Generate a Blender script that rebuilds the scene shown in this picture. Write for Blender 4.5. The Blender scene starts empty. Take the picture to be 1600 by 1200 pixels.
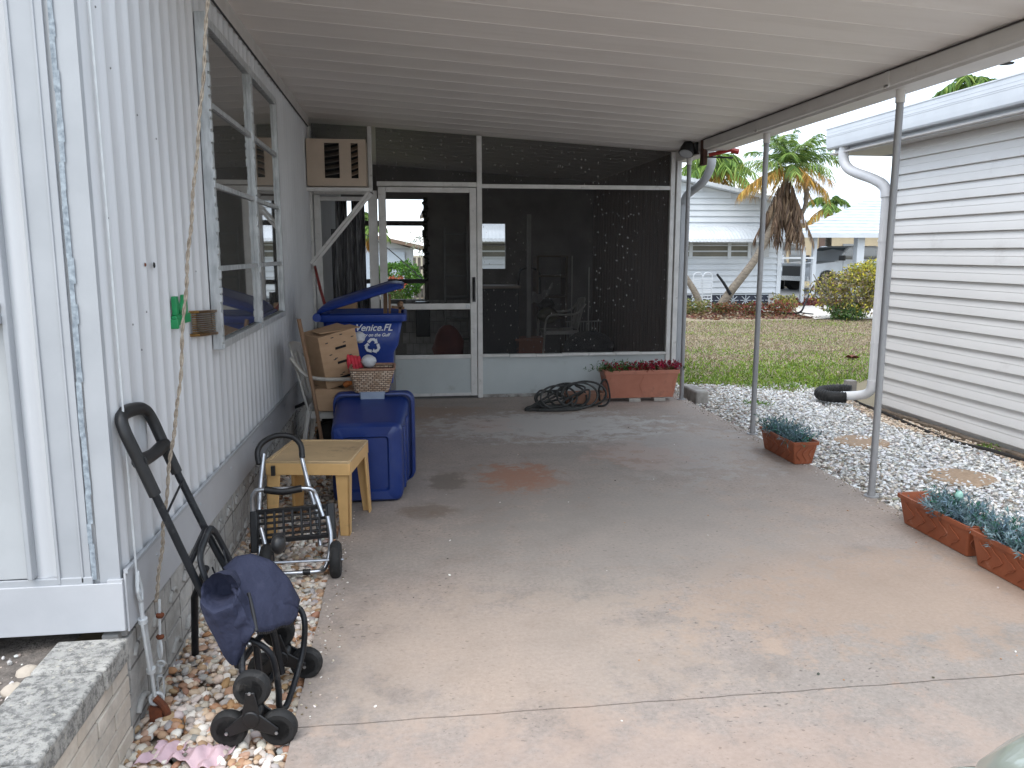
import bpy, math, random
import numpy as np
from mathutils import Vector, Matrix, Euler
R = math.radians
random.seed(7); rng = np.random.default_rng(7)
SC = bpy.context.scene
COL = SC.collection

# ------------------------------------------------------------------ camera
cam_d = bpy.data.cameras.new('camera'); cam = bpy.data.objects.new('camera', cam_d); COL.objects.link(cam)
cam.location = (0, 0, 1.5)
cam.rotation_euler = (R(90 - 9.213), 0, R(-7.527))
cam_d.sensor_width = 36; cam_d.lens = 28.575; cam_d.clip_start = 0.05; cam_d.clip_end = 2000
SC.camera = cam

# ------------------------------------------------------------------ sky, sun, exposure
SUN_EL, SUN_AZ = 58, 215          # azimuth clockwise from +Y: the sun is behind and left of the camera
w = bpy.data.worlds.new('World'); SC.world = w; w.use_nodes = True
nt = w.node_tree; nt.nodes.clear()
out = nt.nodes.new('ShaderNodeOutputWorld'); add = nt.nodes.new('ShaderNodeAddShader')
b1 = nt.nodes.new('ShaderNodeBackground'); b2 = nt.nodes.new('ShaderNodeBackground')
sky = nt.nodes.new('ShaderNodeTexSky'); sky.sky_type = 'NISHITA'; sky.sun_disc = False
sky.sun_elevation = R(SUN_EL); sky.sun_rotation = R(SUN_AZ); sky.dust_density = 2.0
nt.links.new(sky.outputs[0], b1.inputs[0]); b1.inputs[1].default_value = 0.05
tc = nt.nodes.new('ShaderNodeTexCoord'); mp = nt.nodes.new('ShaderNodeMapping'); mp.inputs['Scale'].default_value = (1, 1, 3.5)
nz = nt.nodes.new('ShaderNodeTexNoise'); nz.inputs['Scale'].default_value = 2.6; nz.inputs['Detail'].default_value = 6
cr = nt.nodes.new('ShaderNodeValToRGB')
cr.color_ramp.elements[0].position = .35; cr.color_ramp.elements[0].color = (.66, .77, .90, 1)
cr.color_ramp.elements[1].position = .62; cr.color_ramp.elements[1].color = (.90, .95, .98, 1)
nt.links.new(tc.outputs['Generated'], mp.inputs[0]); nt.links.new(mp.outputs[0], nz.inputs['Vector'])
nt.links.new(nz.outputs[0], cr.inputs[0]); nt.links.new(cr.outputs[0], b2.inputs[0])
sx = nt.nodes.new('ShaderNodeSeparateXYZ'); gr = nt.nodes.new('ShaderNodeValToRGB')      # cloud brightened towards the horizon to push light under the roof
for e_, (p_, v_) in zip([gr.color_ramp.elements[0], gr.color_ramp.elements[1], gr.color_ramp.elements.new(.30)], [(0, .80), (1, .20), (.30, .50)]): e_.position = p_; e_.color = (v_, v_, v_, 1)
nt.links.new(tc.outputs['Generated'], sx.inputs[0]); nt.links.new(sx.outputs[2], gr.inputs[0]); nt.links.new(gr.outputs[0], b2.inputs[1])
nt.links.new(b1.outputs[0], add.inputs[0]); nt.links.new(b2.outputs[0], add.inputs[1]); nt.links.new(add.outputs[0], out.inputs[0])

sd = bpy.data.lights.new('sun', 'SUN'); sd.energy = 0.5; sd.angle = R(40); sd.color = (1, .95, .88)
so = bpy.data.objects.new('sun', sd); COL.objects.link(so)
so.rotation_euler = (R(90 - SUN_EL), 0, R(180 - SUN_AZ))
SC.view_settings.view_transform = 'Standard'; SC.view_settings.look = 'None'
SC.view_settings.exposure = 1.45; SC.view_settings.gamma = 1
SC.cycles.max_bounces = 12; SC.cycles.diffuse_bounces = 8; SC.cycles.transparent_max_bounces = 16

# ------------------------------------------------------------------ material helpers
MATS = {}
def newmat(name):
    m = bpy.data.materials.new(name); m.use_nodes = True; n = m.node_tree
    return m, n, n.nodes['Principled BSDF']
def c4(c): return (c[0], c[1], c[2], 1)
def noise(n, scale, detail=5, stretch=None, rough=.55, co='Object', dist=0):
    t = n.nodes.new('ShaderNodeTexCoord'); z = n.nodes.new('ShaderNodeTexNoise')
    z.inputs['Scale'].default_value = scale; z.inputs['Detail'].default_value = detail; z.inputs['Roughness'].default_value = rough
    z.inputs['Distortion'].default_value = dist
    g = n.nodes.new('ShaderNodeNewGeometry') if co == 'World' else None
    src = g.outputs['Position'] if g else t.outputs[co]
    if stretch:
        m = n.nodes.new('ShaderNodeMapping'); m.inputs['Scale'].default_value = stretch
        n.links.new(src, m.inputs[0]); src = m.outputs[0]
    n.links.new(src, z.inputs['Vector']); return z.outputs[0]
def ramp(n, fac, stops):
    r = n.nodes.new('ShaderNodeValToRGB'); e = r.color_ramp.elements
    while len(e) < len(stops): e.new(.5)
    for k, (p, c) in enumerate(stops):
        e[k].position = p; e[k].color = c4(c) if not isinstance(c, (int, float)) else (c, c, c, 1)
    n.links.new(fac, r.inputs[0]); return r.outputs[0]
def mix(n, fac, a, b, mode='MIX'):
    x = n.nodes.new('ShaderNodeMix'); x.data_type = 'RGBA'; x.blend_type = mode
    for s, v in ((x.inputs[0], fac), (x.inputs[6], a), (x.inputs[7], b)):
        if isinstance(v, (int, float)): s.default_value = v
        elif isinstance(v, tuple): s.default_value = c4(v)
        else: n.links.new(v, s)
    return x.outputs[2]
def bump(n, p, h, strength=.3, dist=.01, prev=None):
    b = n.nodes.new('ShaderNodeBump'); b.inputs['Strength'].default_value = strength; b.inputs['Distance'].default_value = dist
    n.links.new(h, b.inputs['Height'])
    if prev: n.links.new(prev, b.inputs['Normal'])
    n.links.new(b.outputs[0], p.inputs['Normal']); return b.outputs[0]
def pm(name, a, b=None, scale=8, rough=.5, bmp=0, bscale=60, metal=0, stretch=None, lo=.35, hi=.65, dirt=None, dscale=3, dpos=(.55, .75), coat=0, spec=.5, co='Object', bd=.004):
    """paint-like material: two tones by noise, a second dirt layer, fine bump"""
    if name in MATS: return MATS[name]
    m, n, p = newmat(name)
    p.inputs['Roughness'].default_value = rough; p.inputs['Metallic'].default_value = metal
    p.inputs['Specular IOR Level'].default_value = spec
    if coat: p.inputs['Coat Weight'].default_value = coat; p.inputs['Coat Roughness'].default_value = .05
    b = b or tuple(x * .85 for x in a)
    c = ramp(n, noise(n, scale, stretch=stretch, co=co), [(lo, b), (hi, a)])
    if dirt:
        f = ramp(n, noise(n, dscale, 8, stretch=stretch, rough=.7, co=co), [(dpos[0], 0), (dpos[1], 1)])
        c = mix(n, f, c, dirt)
    n.links.new(c, p.inputs['Base Color'])
    if bmp: bump(n, p, noise(n, bscale, 4, stretch=stretch, co=co), bmp, bd)
    MATS[name] = m; return m
def colmat(name, rough=.7, spec=.3, bmp=0, bscale=100, trans=0):
    """base colour from the mesh's own colour attribute (every stone, leaf or blade its own tone)"""
    if name in MATS: return MATS[name]
    m, n, p = newmat(name)
    a = n.nodes.new('ShaderNodeAttribute'); a.attribute_name = 'Col'
    n.links.new(a.outputs['Color'], p.inputs['Base Color']); p.inputs['Roughness'].default_value = rough
    p.inputs['Specular IOR Level'].default_value = spec
    if trans:
        t = n.nodes.new('ShaderNodeBsdfTranslucent'); n.links.new(a.outputs['Color'], t.inputs[0])
        s = n.nodes.new('ShaderNodeMixShader'); s.inputs[0].default_value = trans
        n.links.new(p.outputs[0], s.inputs[1]); n.links.new(t.outputs[0], s.inputs[2])
        n.links.new(s.outputs[0], n.nodes['Material Output'].inputs[0])
    if bmp: bump(n, p, noise(n, bscale, 3), bmp, .003)
    MATS[name] = m; return m

# ------------------------------------------------------------------ mesh helpers
def smoothpts(pts, k=6):
    P_ = [Vector(p) for p in pts]
    if len(P_) < 3: return P_
    o = []
    for i in range(len(P_) - 1):
        p0 = P_[max(i - 1, 0)]; p1 = P_[i]; p2 = P_[i + 1]; p3 = P_[min(i + 2, len(P_) - 1)]
        for j in range(k):
            t = j / k
            o.append(.5 * ((2 * p1) + (p2 - p0) * t + (2 * p0 - 5 * p1 + 4 * p2 - p3) * t * t + (3 * p1 - p0 - 3 * p2 + p3) * t ** 3))
    o.append(P_[-1]); return o
class MB:
    def __init__(s): s.v = []; s.f = []
    def add(s, vs, fs):
        n = len(s.v); s.v += [tuple(v) for v in vs]; s.f += [tuple(i + n for i in f) for f in fs]; return s
    def box(s, x0, x1, y0, y1, z0, z1, M=None):
        vs = [(x, y, z) for x in (x0, x1) for y in (y0, y1) for z in (z0, z1)]
        if M: vs = [M @ Vector(v) for v in vs]
        return s.add(vs, [(0, 1, 3, 2), (4, 6, 7, 5), (0, 4, 5, 1), (2, 3, 7, 6), (0, 2, 6, 4), (1, 5, 7, 3)])
    def bar(s, p0, p1, w, h, up=(0, 0, 1)):
        p0, p1 = Vector(p0), Vector(p1); d = (p1 - p0); L = d.length; d.normalize(); up = Vector(up)
        if abs(d.dot(up)) > .98: up = Vector((0, 1, 0))
        r = d.cross(up).normalized(); u = r.cross(d)
        M = Matrix(((r.x, d.x, u.x, p0.x), (r.y, d.y, u.y, p0.y), (r.z, d.z, u.z, p0.z), (0, 0, 0, 1)))
        return s.box(-w / 2, w / 2, 0, L, -h / 2, h / 2, M)
    def frustum(s, c0, sx0, sy0, c1, sx1, sy1, M=None):
        vs = []
        for (c, a, b) in ((c0, sx0, sy0), (c1, sx1, sy1)):
            for (i, j) in ((-1, -1), (1, -1), (1, 1), (-1, 1)): vs.append(Vector((c[0] + i * a / 2, c[1] + j * b / 2, c[2])))
        if M: vs = [M @ v for v in vs]
        return s.add(vs, [(3, 2, 1, 0), (4, 5, 6, 7)] + [(i, (i + 1) % 4, 4 + (i + 1) % 4, 4 + i) for i in range(4)])
    def tube(s, pts, r, n=10, smooth=0, cap=True, sq=None, closed=False):
        pts = smoothpts(pts, smooth) if smooth else [Vector(p) for p in pts]
        N = len(pts); rs = r if hasattr(r, '__len__') else [r] * N
        if len(rs) != N: rs = [rs[0] + (rs[-1] - rs[0]) * i / (N - 1) for i in range(N)] if len(rs) == 2 else np.interp(np.linspace(0, 1, N), np.linspace(0, 1, len(rs)), rs)
        vs = []; u = None
        for i, p in enumerate(pts):
            if closed: d = pts[(i + 1) % N] - pts[i - 1]
            else: d = (pts[min(i + 1, N - 1)] - pts[max(i - 1, 0)])
            d.normalize()
            if u is None:
                u = d.orthogonal().normalized()
                if sq is not None:
                    q = Vector(sq[2]); u = (q - d * q.dot(d)).normalized()
            else: u = (u - d * u.dot(d)).normalized()
            v = d.cross(u)
            for k in range(n):
                a = 2 * math.pi * k / n
                ca, sa = math.cos(a), math.sin(a)
                if sq is not None: ca *= sq[0]; sa *= sq[1]
                vs.append(p + (u * ca + v * sa) * rs[i])
        fs = []
        for i in range(N if closed else N - 1):
            j = (i + 1) % N
            for k in range(n): fs.append((i * n + k, i * n + (k + 1) % n, j * n + (k + 1) % n, j * n + k))
        if cap and not closed: fs.append(tuple(range(n))[::-1]); fs.append(tuple((N - 1) * n + k for k in range(n)))
        return s.add(vs, fs)
    def cyl(s, p0, p1, r, r1=None, n=16): return s.tube([p0, p1], [r, r if r1 is None else r1], n)
    def torus(s, c, axis, R_, r, n=24, m=10):
        a = Vector(axis).normalized(); u = a.orthogonal().normalized(); v = a.cross(u); c = Vector(c)
        return s.tube([c + (u * math.cos(t) + v * math.sin(t)) * R_ for t in [2 * math.pi * i / n for i in range(n)]], r, m, closed=True)
    def disc(s, c, axis, prof, n=24):
        """lathe: prof = [(radius, offset along axis)]"""
        a = Vector(axis).normalized(); u = a.orthogonal().normalized(); v = a.cross(u); c = Vector(c); vs = []
        for (r, h) in prof:
            for k in range(n):
                t = 2 * math.pi * k / n; vs.append(c + a * h + (u * math.cos(t) + v * math.sin(t)) * r)
        fs = [(i * n + k, i * n + (k + 1) % n, (i + 1) * n + (k + 1) % n, (i + 1) * n + k) for i in range(len(prof) - 1) for k in range(n)]
        fs.append(tuple(range(n))[::-1]); fs.append(tuple((len(prof) - 1) * n + k for k in range(n)))
        return s.add(vs, fs)
    def grid(s, fn, nu, nv, closed_u=False):
        vs = [fn(i / nu, j / nv) for i in range(nu + (0 if closed_u else 1)) for j in range(nv + 1)]
        m = nv + 1; N = nu if closed_u else nu
        fs = [(i * m + j, ((i + 1) % (nu if closed_u else nu + 1)) * m + j, ((i + 1) % (nu if closed_u else nu + 1)) * m + j + 1, i * m + j + 1) for i in range(N) for j in range(nv)]
        return s.add(vs, fs)
    def ell(s, c, r, n=12, m=8, M=None, wob=0):
        vs = []; c = Vector(c); r = (r, r, r) if isinstance(r, (int, float)) else r
        for j in range(m + 1):
            t = math.pi * j / m
            for i in range(n):
                a = 2 * math.pi * i / n; k = 1 + (random.uniform(-wob, wob) if wob else 0)
                v = Vector((r[0] * math.sin(t) * math.cos(a) * k, r[1] * math.sin(t) * math.sin(a) * k, r[2] * math.cos(t) * k))
                vs.append(c + (M @ v if M else v))
        return s.add(vs, [(j * n + i, (j + 1) * n + i, (j + 1) * n + (i + 1) % n, j * n + (i + 1) % n) for j in range(m) for i in range(n)])
    def prism(s, poly, axis, a, b):
        """polygon of 2-D points extruded between a and b along axis ('x','y','z')"""
        def P3(p, t): return {'x': (t, p[0], p[1]), 'y': (p[0], t, p[1]), 'z': (p[0], p[1], t)}[axis]
        n = len(poly); vs = [P3(p, a) for p in poly] + [P3(p, b) for p in poly]
        return s.add(vs, [tuple(range(n))[::-1], tuple(range(n, 2 * n))] + [(i, (i + 1) % n, n + (i + 1) % n, n + i) for i in range(n)])
    def build(s, name, mat, parent=None, **kw): return mkobj(name, s.v, s.f, mat, parent, **kw)
ORG = {}
def mkobj(name, v, f, mat, parent=None, bevel=0, smooth=True, angle=38, loc=None, col=None, solid=0, sub=0):
    v = np.asarray(v, dtype=np.float64).reshape(-1, 3)
    if parent is not None: o0 = ORG[parent.name]
    elif loc is not None: o0 = np.array(loc, dtype=float)
    else:
        a, b = v.min(0), v.max(0); o0 = np.array([(a[0] + b[0]) / 2, (a[1] + b[1]) / 2, a[2]])
    me = bpy.data.meshes.new(name); me.from_pydata((v - o0).tolist(), [], [tuple(int(i) for i in q) for q in f] if not isinstance(f, np.ndarray) else f.tolist())
    if col is not None:
        at = me.color_attributes.new('Col', 'FLOAT_COLOR', 'POINT')
        cc = np.ones((len(v), 4), dtype=np.float32); cc[:, :3] = col; at.data.foreach_set('color', cc.ravel())
    if smooth:
        me.polygons.foreach_set('use_smooth', [True] * len(me.polygons))
        me.set_sharp_from_angle(angle=R(angle))
    me.materials.append(mat); me.update()
    ob = bpy.data.objects.new(name, me); COL.objects.link(ob)
    if parent is not None: ob.parent = parent
    else: ob.location = o0
    ORG[ob.name] = o0
    if solid: md = ob.modifiers.new('solid', 'SOLIDIFY'); md.thickness = solid; md.offset = 0
    if sub: md = ob.modifiers.new('sub', 'SUBSURF'); md.levels = sub; md.render_levels = sub
    if bevel: md = ob.modifiers.new('bevel', 'BEVEL'); md.width = bevel; md.segments = 2; md.limit_method = 'ANGLE'; md.angle_limit = R(35); md.harden_normals = False
    return ob
def thing(name, loc, label, cat, group=None):
    o = bpy.data.objects.new(name, None); COL.objects.link(o); o.location = loc; o.empty_display_size = .1
    ORG[o.name] = np.array(loc, dtype=float); return tag(o, label, cat, group)
def tag(o, label, cat, group=None, kind=None):
    o['label'] = label; o['category'] = cat
    if group: o['group'] = group
    if kind: o['kind'] = kind
    return o
def struct(o, label=None):
    o['kind'] = 'structure'
    if label: o['label'] = label
    return o
def dup(root, loc, rz, label, group=None):
    def cp(o, par):
        c = o.copy(); COL.objects.link(c)
        if par: c.parent = par
        for ch in list(o.children): cp(ch, c)
        return c
    c = cp(root, None); c.location = loc; c.rotation_euler = (0, 0, rz); c['label'] = label
    if group: c['group'] = group
    return c
ICO_V = None
def ico():
    t = (1 + 5 ** .5) / 2
    v = np.array([(-1, t, 0), (1, t, 0), (-1, -t, 0), (1, -t, 0), (0, -1, t), (0, 1, t), (0, -1, -t), (0, 1, -t), (t, 0, -1), (t, 0, 1), (-t, 0, -1), (-t, 0, 1)], float)
    v /= np.linalg.norm(v[0])
    f = np.array([(0, 11, 5), (0, 5, 1), (0, 1, 7), (0, 7, 10), (0, 10, 11), (1, 5, 9), (5, 11, 4), (11, 10, 2), (10, 7, 6), (7, 1, 8), (3, 9, 4), (3, 4, 2), (3, 2, 6), (3, 6, 8), (3, 8, 9), (4, 9, 5), (2, 4, 11), (6, 2, 10), (8, 6, 7), (9, 8, 1)])
    return v, f
def ico2():
    v, f = ico(); v = v.tolist(); d = {}; nf = []
    def mid(a, b):
        k = (min(a, b), max(a, b))
        if k not in d:
            m = (np.array(v[a]) + np.array(v[b])); m /= np.linalg.norm(m); v.append(m.tolist()); d[k] = len(v) - 1
        return d[k]
    for a, b, c in f: ab, bc, ca = mid(a, b), mid(b, c), mid(c, a); nf += [(a, ab, ca), (b, bc, ab), (c, ca, bc), (ab, bc, ca)]
    return np.array(v), np.array(nf)
def stones(name, P_, S, cols, mat, fine=False, **kw):
    """P_ n x 3 centres, S n x 3 half sizes"""
    v0, f0 = ico2() if fine else ico(); n = len(P_); k = len(v0)
    V = np.repeat(v0[None], n, 0) * (1 + rng.uniform(-.14, .14, (n, k, 1)))
    V = V * S[:, None, :]
    a = rng.uniform(0, 6.28, n); t = rng.normal(0, .35, n)
    ct, st = np.cos(t)[:, None], np.sin(t)[:, None]
    x, z = V[..., 0] * ct - V[..., 2] * st, V[..., 0] * st + V[..., 2] * ct
    ca, sa = np.cos(a)[:, None], np.sin(a)[:, None]
    V = np.stack([x * ca - V[..., 1] * sa, x * sa + V[..., 1] * ca, z], -1) + P_[:, None, :]
    F = (f0[None] + (np.arange(n) * k)[:, None, None]).reshape(-1, 3)
    C_ = np.repeat(cols[:, None, :], k, 1).reshape(-1, 3)
    return mkobj(name, V.reshape(-1, 3), F, mat, col=C_, angle=60 if fine else 50, smooth=fine, **kw)
def blades(name, P_, D, L, W, cols, mat, parent=None, droop=.0, **kw):
    """thin leaves: base P_, direction D, length L, width W; two quads bent by droop"""
    n = len(P_); D = D / np.linalg.norm(D, axis=1, keepdims=True)
    s = np.cross(D, rng.normal(0, 1, (n, 3))); s /= np.linalg.norm(s, axis=1, keepdims=True) + 1e-9
    L = L[:, None]; W = W[:, None]
    m = P_ + D * L * .5; e = P_ + D * L + np.array([0, 0, -1]) * droop * L
    V = np.stack([P_ - s * W * .25, P_ + s * W * .25, m + s * W * .5, m - s * W * .5, e], 1).reshape(-1, 3)
    b = (np.arange(n) * 5)[:, None]
    F = [(i, i + 1, i + 2, i + 3) for i in range(0, 5 * n, 5)] + [(i + 3, i + 2, i + 4) for i in range(0, 5 * n, 5)]
    return mkobj(name, V, F, mat, parent, col=np.repeat(cols, 5, 0), smooth=False, **kw)
def pick(n, cols, var=.15):
    c = np.array(cols)[rng.integers(0, len(cols), n)]
    return np.clip(c * (1 + rng.normal(0, var, (n, 1))) + rng.normal(0, .01, (n, 3)), .005, .95)
def text(s, size, mat, name, parent, loc, rot, shear=0, bold=0, ext=.0006):
    cu = bpy.data.curves.new(name, 'FONT'); cu.body = s; cu.size = size; cu.shear = shear; cu.offset = bold; cu.extrude = ext; cu.align_x = 'CENTER'
    o = bpy.data.objects.new('tmp', cu); COL.objects.link(o); bpy.context.view_layer.update()
    me = bpy.data.meshes.new_from_object(o.evaluated_get(bpy.context.evaluated_depsgraph_get())); bpy.data.objects.remove(o)
    me.materials.clear(); me.materials.append(mat); ob = bpy.data.objects.new(name, me); COL.objects.link(ob)
    ob.parent = parent; ob.location = Vector(loc) - Vector(ORG[parent.name]); ob.rotation_euler = rot; ORG[ob.name] = np.array(loc); return ob

# ------------------------------------------------------------------ materials
def corr_white(name, a, b):
    return pm(name, a, b, 2.5, .42, .15, 120, dirt=(a[0] * .72, a[1] * .71, a[2] * .68), dscale=2.2, dpos=(.58, .9), stretch=(1, 1, .35))
M_wall = corr_white('white_aluminium_wall', (.60, .61, .625), (.54, .55, .565))
M_trim = pm('white_trim_paint', (.385, .40, .42), (.345, .36, .38), 5, .4, .1, 90, dirt=(.42, .40, .37), dscale=9, dpos=(.66, .85))
M_band = pm('white_skirt_band', (.47, .48, .50), (.42, .43, .45), 4, .38, .1, 40, dirt=(.40, .38, .35), dscale=6, dpos=(.6, .85))
M_ceil = pm('painted_roof_pans', (.78, .735, .70), (.73, .685, .65), 1.4, .5, .05, 40, dirt=(.66, .61, .57), dscale=2, dpos=(.5, .85), stretch=(.5, 3, 1))
M_beam = pm('carport_gutter_paint', (.62, .60, .58), (.55, .53, .51), 3, .45, .06, 60, dirt=(.40, .33, .27), dscale=5, dpos=(.62, .85))
M_frame = pm('aged_white_frame', (.66, .65, .63), (.56, .55, .53), 9, .5, .15, 80, dirt=(.22, .20, .18), dscale=14, dpos=(.6, .8))
M_kick = pm('painted_kick_panel', (.50, .54, .54), (.44, .48, .48), 2, .55, .1, 50, dirt=(.27, .26, .24), dscale=5, dpos=(.6, .85))
M_post = pm('grey_steel_post', (.33, .33, .33), (.25, .25, .26), 12, .5, .1, 80, stretch=(1, 1, .1), metal=.2)
M_alu = pm('weathered_aluminium', (.58, .60, .61), (.36, .38, .39), 40, .4, .25, 60, metal=.3, stretch=(1, 1, .25))
M_black = pm('black_plastic', (.011, .011, .012), (.007, .007, .008), 20, .45, .1, 200)
M_rubber = pm('black_rubber', (.014, .014, .0145), (.009, .009, .009), 30, .75, .2, 150, dirt=(.07, .065, .06), dscale=20)
M_btube = pm('black_coated_tube', (.012, .013, .016), (.008, .009, .011), 20, .38, .05, 100, spec=.3, dirt=(.05, .05, .05), dscale=30)
M_navy = pm('navy_bag_fabric', (.032, .036, .066), (.021, .025, .048), 6, .8, .9, 22, bd=.012, dirt=(.06, .062, .10), dscale=5, spec=.25)
M_dark = pm('dark_void', (.006, .006, .007), None, 4, .9)
M_blue = pm('blue_plastic', (.008, .038, .24), (.006, .029, .19), 4, .42, .12, 150, dirt=(.03, .06, .20), dscale=4)
M_blue2 = pm('dark_blue_plastic', (.010, .033, .17), (.007, .024, .13), 4, .36, .1, 120, dirt=(.03, .05, .16), dscale=4)
M_table = pm('tan_resin', (.68, .43, .18), (.60, .37, .15), 6, .45, .08, 80, dirt=(.36, .24, .12), dscale=7, dpos=(.58, .8))
M_steel = pm('galvanised_tube', (.55, .57, .60), (.38, .40, .43), 20, .28, .05, 60, metal=.9, dirt=(.25, .22, .2), dscale=30, dpos=(.62, .75))
M_terra = pm('terracotta_plastic', (.30, .085, .035), (.24, .065, .026), 7, .55, .2, 70, dirt=(.42, .24, .17), dscale=14, dpos=(.6, .8))
M_pink = pm('salmon_plastic', (.46, .19, .125), (.40, .155, .10), 6, .5, .1, 80, dirt=(.30, .13, .09), dscale=7)
M_resin = pm('white_resin', (.52, .50, .46), (.44, .42, .38), 7, .4, .1, 70, dirt=(.28, .26, .23), dscale=10)
M_card = pm('cardboard', (.40, .26, .155), (.34, .215, .125), 8, .85, .2, 90, stretch=(1, 1, 3))
M_ink = pm('dark_print', (.03, .03, .035), None, 10, .8)
M_white = pm('white_print', (.75, .77, .80), None, 10, .6)
M_copper = pm('brass_letter_rack', (.30, .17, .055), (.16, .085, .028), 25, .35, .1, 100, metal=.8, stretch=(1, 1, 4))
M_green = pm('green_plastic', (.01, .26, .085), (.008, .20, .065), 12, .4)
M_wood = pm('weathered_wood', (.26, .155, .09), (.17, .10, .06), 14, .8, .4, 60, stretch=(6, 6, .6))
M_redp = pm('red_paint', (.34, .02, .015), (.22, .015, .012), 12, .45, .1, 80)
M_beige = pm('beige_enamel', (.50, .40, .31), (.44, .35, .27), 5, .45, .06, 70, dirt=(.22, .15, .10), dscale=9, dpos=(.64, .8))
M_rope = pm('old_rope', (.36, .31, .25), (.20, .16, .12), 60, .9, .4, 300)
M_rust = pm('rusty_iron', (.20, .055, .02), (.09, .03, .015), 40, .9, .4, 120)
M_turn = pm('painted_turnbuckle', (.58, .60, .61), (.48, .50, .51), 20, .45, .2, 90, dirt=(.25, .16, .10), dscale=18, dpos=(.68, .78))
M_green_leaf = colmat('leaves', .6, .3, trans=.25)
M_bark = pm('palm_bark', (.26, .22, .17), (.13, .11, .09), 9, .9, .6, 30, stretch=(1, 1, 6), bd=.02)
M_stone = colmat('pebble_stone', .6, .35)
M_wsid = pm('white_far_siding', (.58, .61, .64), (.52, .55, .58), 1.2, .5, .05, 30)
M_wroof = pm('white_metal_roof', (.58, .61, .64), (.50, .53, .56), 2, .5, .05, 30)

def make_concrete():
    m, n, p = newmat('stained_concrete')
    g = n.nodes.new('ShaderNodeNewGeometry').outputs['Position']
    big = noise(n, .55, 6, rough=.6, co='World', stretch=(1, 1.0, 1))
    base = ramp(n, big, [(.32, (.272, .246, .221)), (.52, (.320, .272, .240)), (.70, (.365, .287, .236))])
    mid = noise(n, 3.2, 8, rough=.7, co='World')
    base = mix(n, .55, base, ramp(n, mid, [(.3, (.34, .33, .32)), (.5, (.5, .5, .5)), (.72, (.62, .60, .58))]), 'OVERLAY')
    fine = noise(n, 55, 6, rough=.75, co='World')
    base = mix(n, .42, base, ramp(n, fine, [(.3, .25), (.7, .72)]), 'OVERLAY')
    sp2 = ramp(n, noise(n, 130, 2, rough=.5, co='World'), [(.27, 1), (.33, 0)]); base = mix(n, sp2, base, (.16, .14, .125))
    # dark pits and pale scuffs
    pit = ramp(n, noise(n, 34, 3, rough=.5, co='World', stretch=(1, 1.6, 1)), [(.30, 1), (.36, 0)])
    pitm = ramp(n, noise(n, 1.1, 3, co='World'), [(.40, 0), (.56, 1)])
    base = mix(n, mix(n, 1, pit, pitm, 'MULTIPLY'), base, (.13, .11, .095))
    sc = ramp(n, noise(n, 7, 9, rough=.85, co='World', stretch=(.8, 1.4, 1)), [(.66, 0), (.73, 1)])
    scm = ramp(n, noise(n, .8, 2, co='World', stretch=(1, .9, 1)), [(.5, 0), (.62, .7)])
    base = mix(n, mix(n, 1, sc, scm, 'MULTIPLY'), base, (.52, .50, .48))
    nv = n.nodes.new('ShaderNodeTexNoise'); nv.inputs['Scale'].default_value = 6; nv.inputs['Detail'].default_value = 8; nv.inputs['Roughness'].default_value = .75
    n.links.new(g, nv.inputs['Vector'])
    def blob(cx, cy, rx, ry, colr, amt, jag=.9):
        nonlocal base
        s1 = n.nodes.new('ShaderNodeVectorMath'); s1.operation = 'SUBTRACT'; s1.inputs[1].default_value = (cx, cy, 0); n.links.new(g, s1.inputs[0])
        s2 = n.nodes.new('ShaderNodeVectorMath'); s2.operation = 'MULTIPLY'; s2.inputs[1].default_value = (1 / rx, 1 / ry, 0); n.links.new(s1.outputs[0], s2.inputs[0])
        ln = n.nodes.new('ShaderNodeVectorMath'); ln.operation = 'LENGTH'; n.links.new(s2.outputs[0], ln.inputs[0])
        ma = n.nodes.new('ShaderNodeMath'); ma.operation = 'MULTIPLY_ADD'; ma.inputs[1].default_value = jag * 3.2; ma.inputs[2].default_value = -jag * 1.6
        n.links.new(nv.outputs[0], ma.inputs[0])
        ad = n.nodes.new('ShaderNodeMath'); ad.operation = 'ADD'; n.links.new(ln.outputs['Value'], ad.inputs[0]); n.links.new(ma.outputs[0], ad.inputs[1])
        f = ramp(n, ad.outputs[0], [(.55, amt), (.95, 0)])
        base = mix(n, f, base, colr)
    blob(.74, 5.25, .30, .42, (.40, .135, .05), .75, 1.3)
    blob(.72, 6.95, .30, .38, (.38, .16, .08), .5, 1.2)
    blob(1.7, 5.75, .45, .5, (.36, .18, .11), .35, 1.3)
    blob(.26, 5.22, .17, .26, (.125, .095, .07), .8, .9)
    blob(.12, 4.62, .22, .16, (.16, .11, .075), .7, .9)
    blob(.2, 7.6, .7, .4, (.30, .19, .13), .45, .9)
    blob(1.5, 7.55, .8, .30, (.24, .19, .155), .5, .9)
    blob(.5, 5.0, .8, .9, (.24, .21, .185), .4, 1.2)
    blob(2.1, 6.0, .8, 1.0, (.42, .41, .40), .35, 1.4)
    blob(1.2, 6.9, 1.2, .7, (.48, .46, .44), .65, 1.0)  # pale patch painted in for light missing at the far slab
    blob(2.1, 3.2, 1.2, .7, (.40, .27, .185), .40, 1.0)
    blob(.4, 2.9, 1.0, .7, (.47, .37, .29), .3, 1.1)
    blob(1.3, 4.2, 1.2, 1.0, (.285, .265, .245), .45, 1.1)
    blob(.5, 1.9, 2.0, .6, (.42, .31, .25), .4, .9)
    n.links.new(base, p.inputs['Base Color'])
    rr = ramp(n, mid, [(.3, .7), (.7, .88)]); n.links.new(rr, p.inputs['Roughness']); p.inputs['Specular IOR Level'].default_value = .35
    b = bump(n, p, noise(n, 90, 6, rough=.7, co='World'), .28, .003); bump(n, p, mid, .15, .01, b)
    return m
M_conc = make_concrete()

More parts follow.
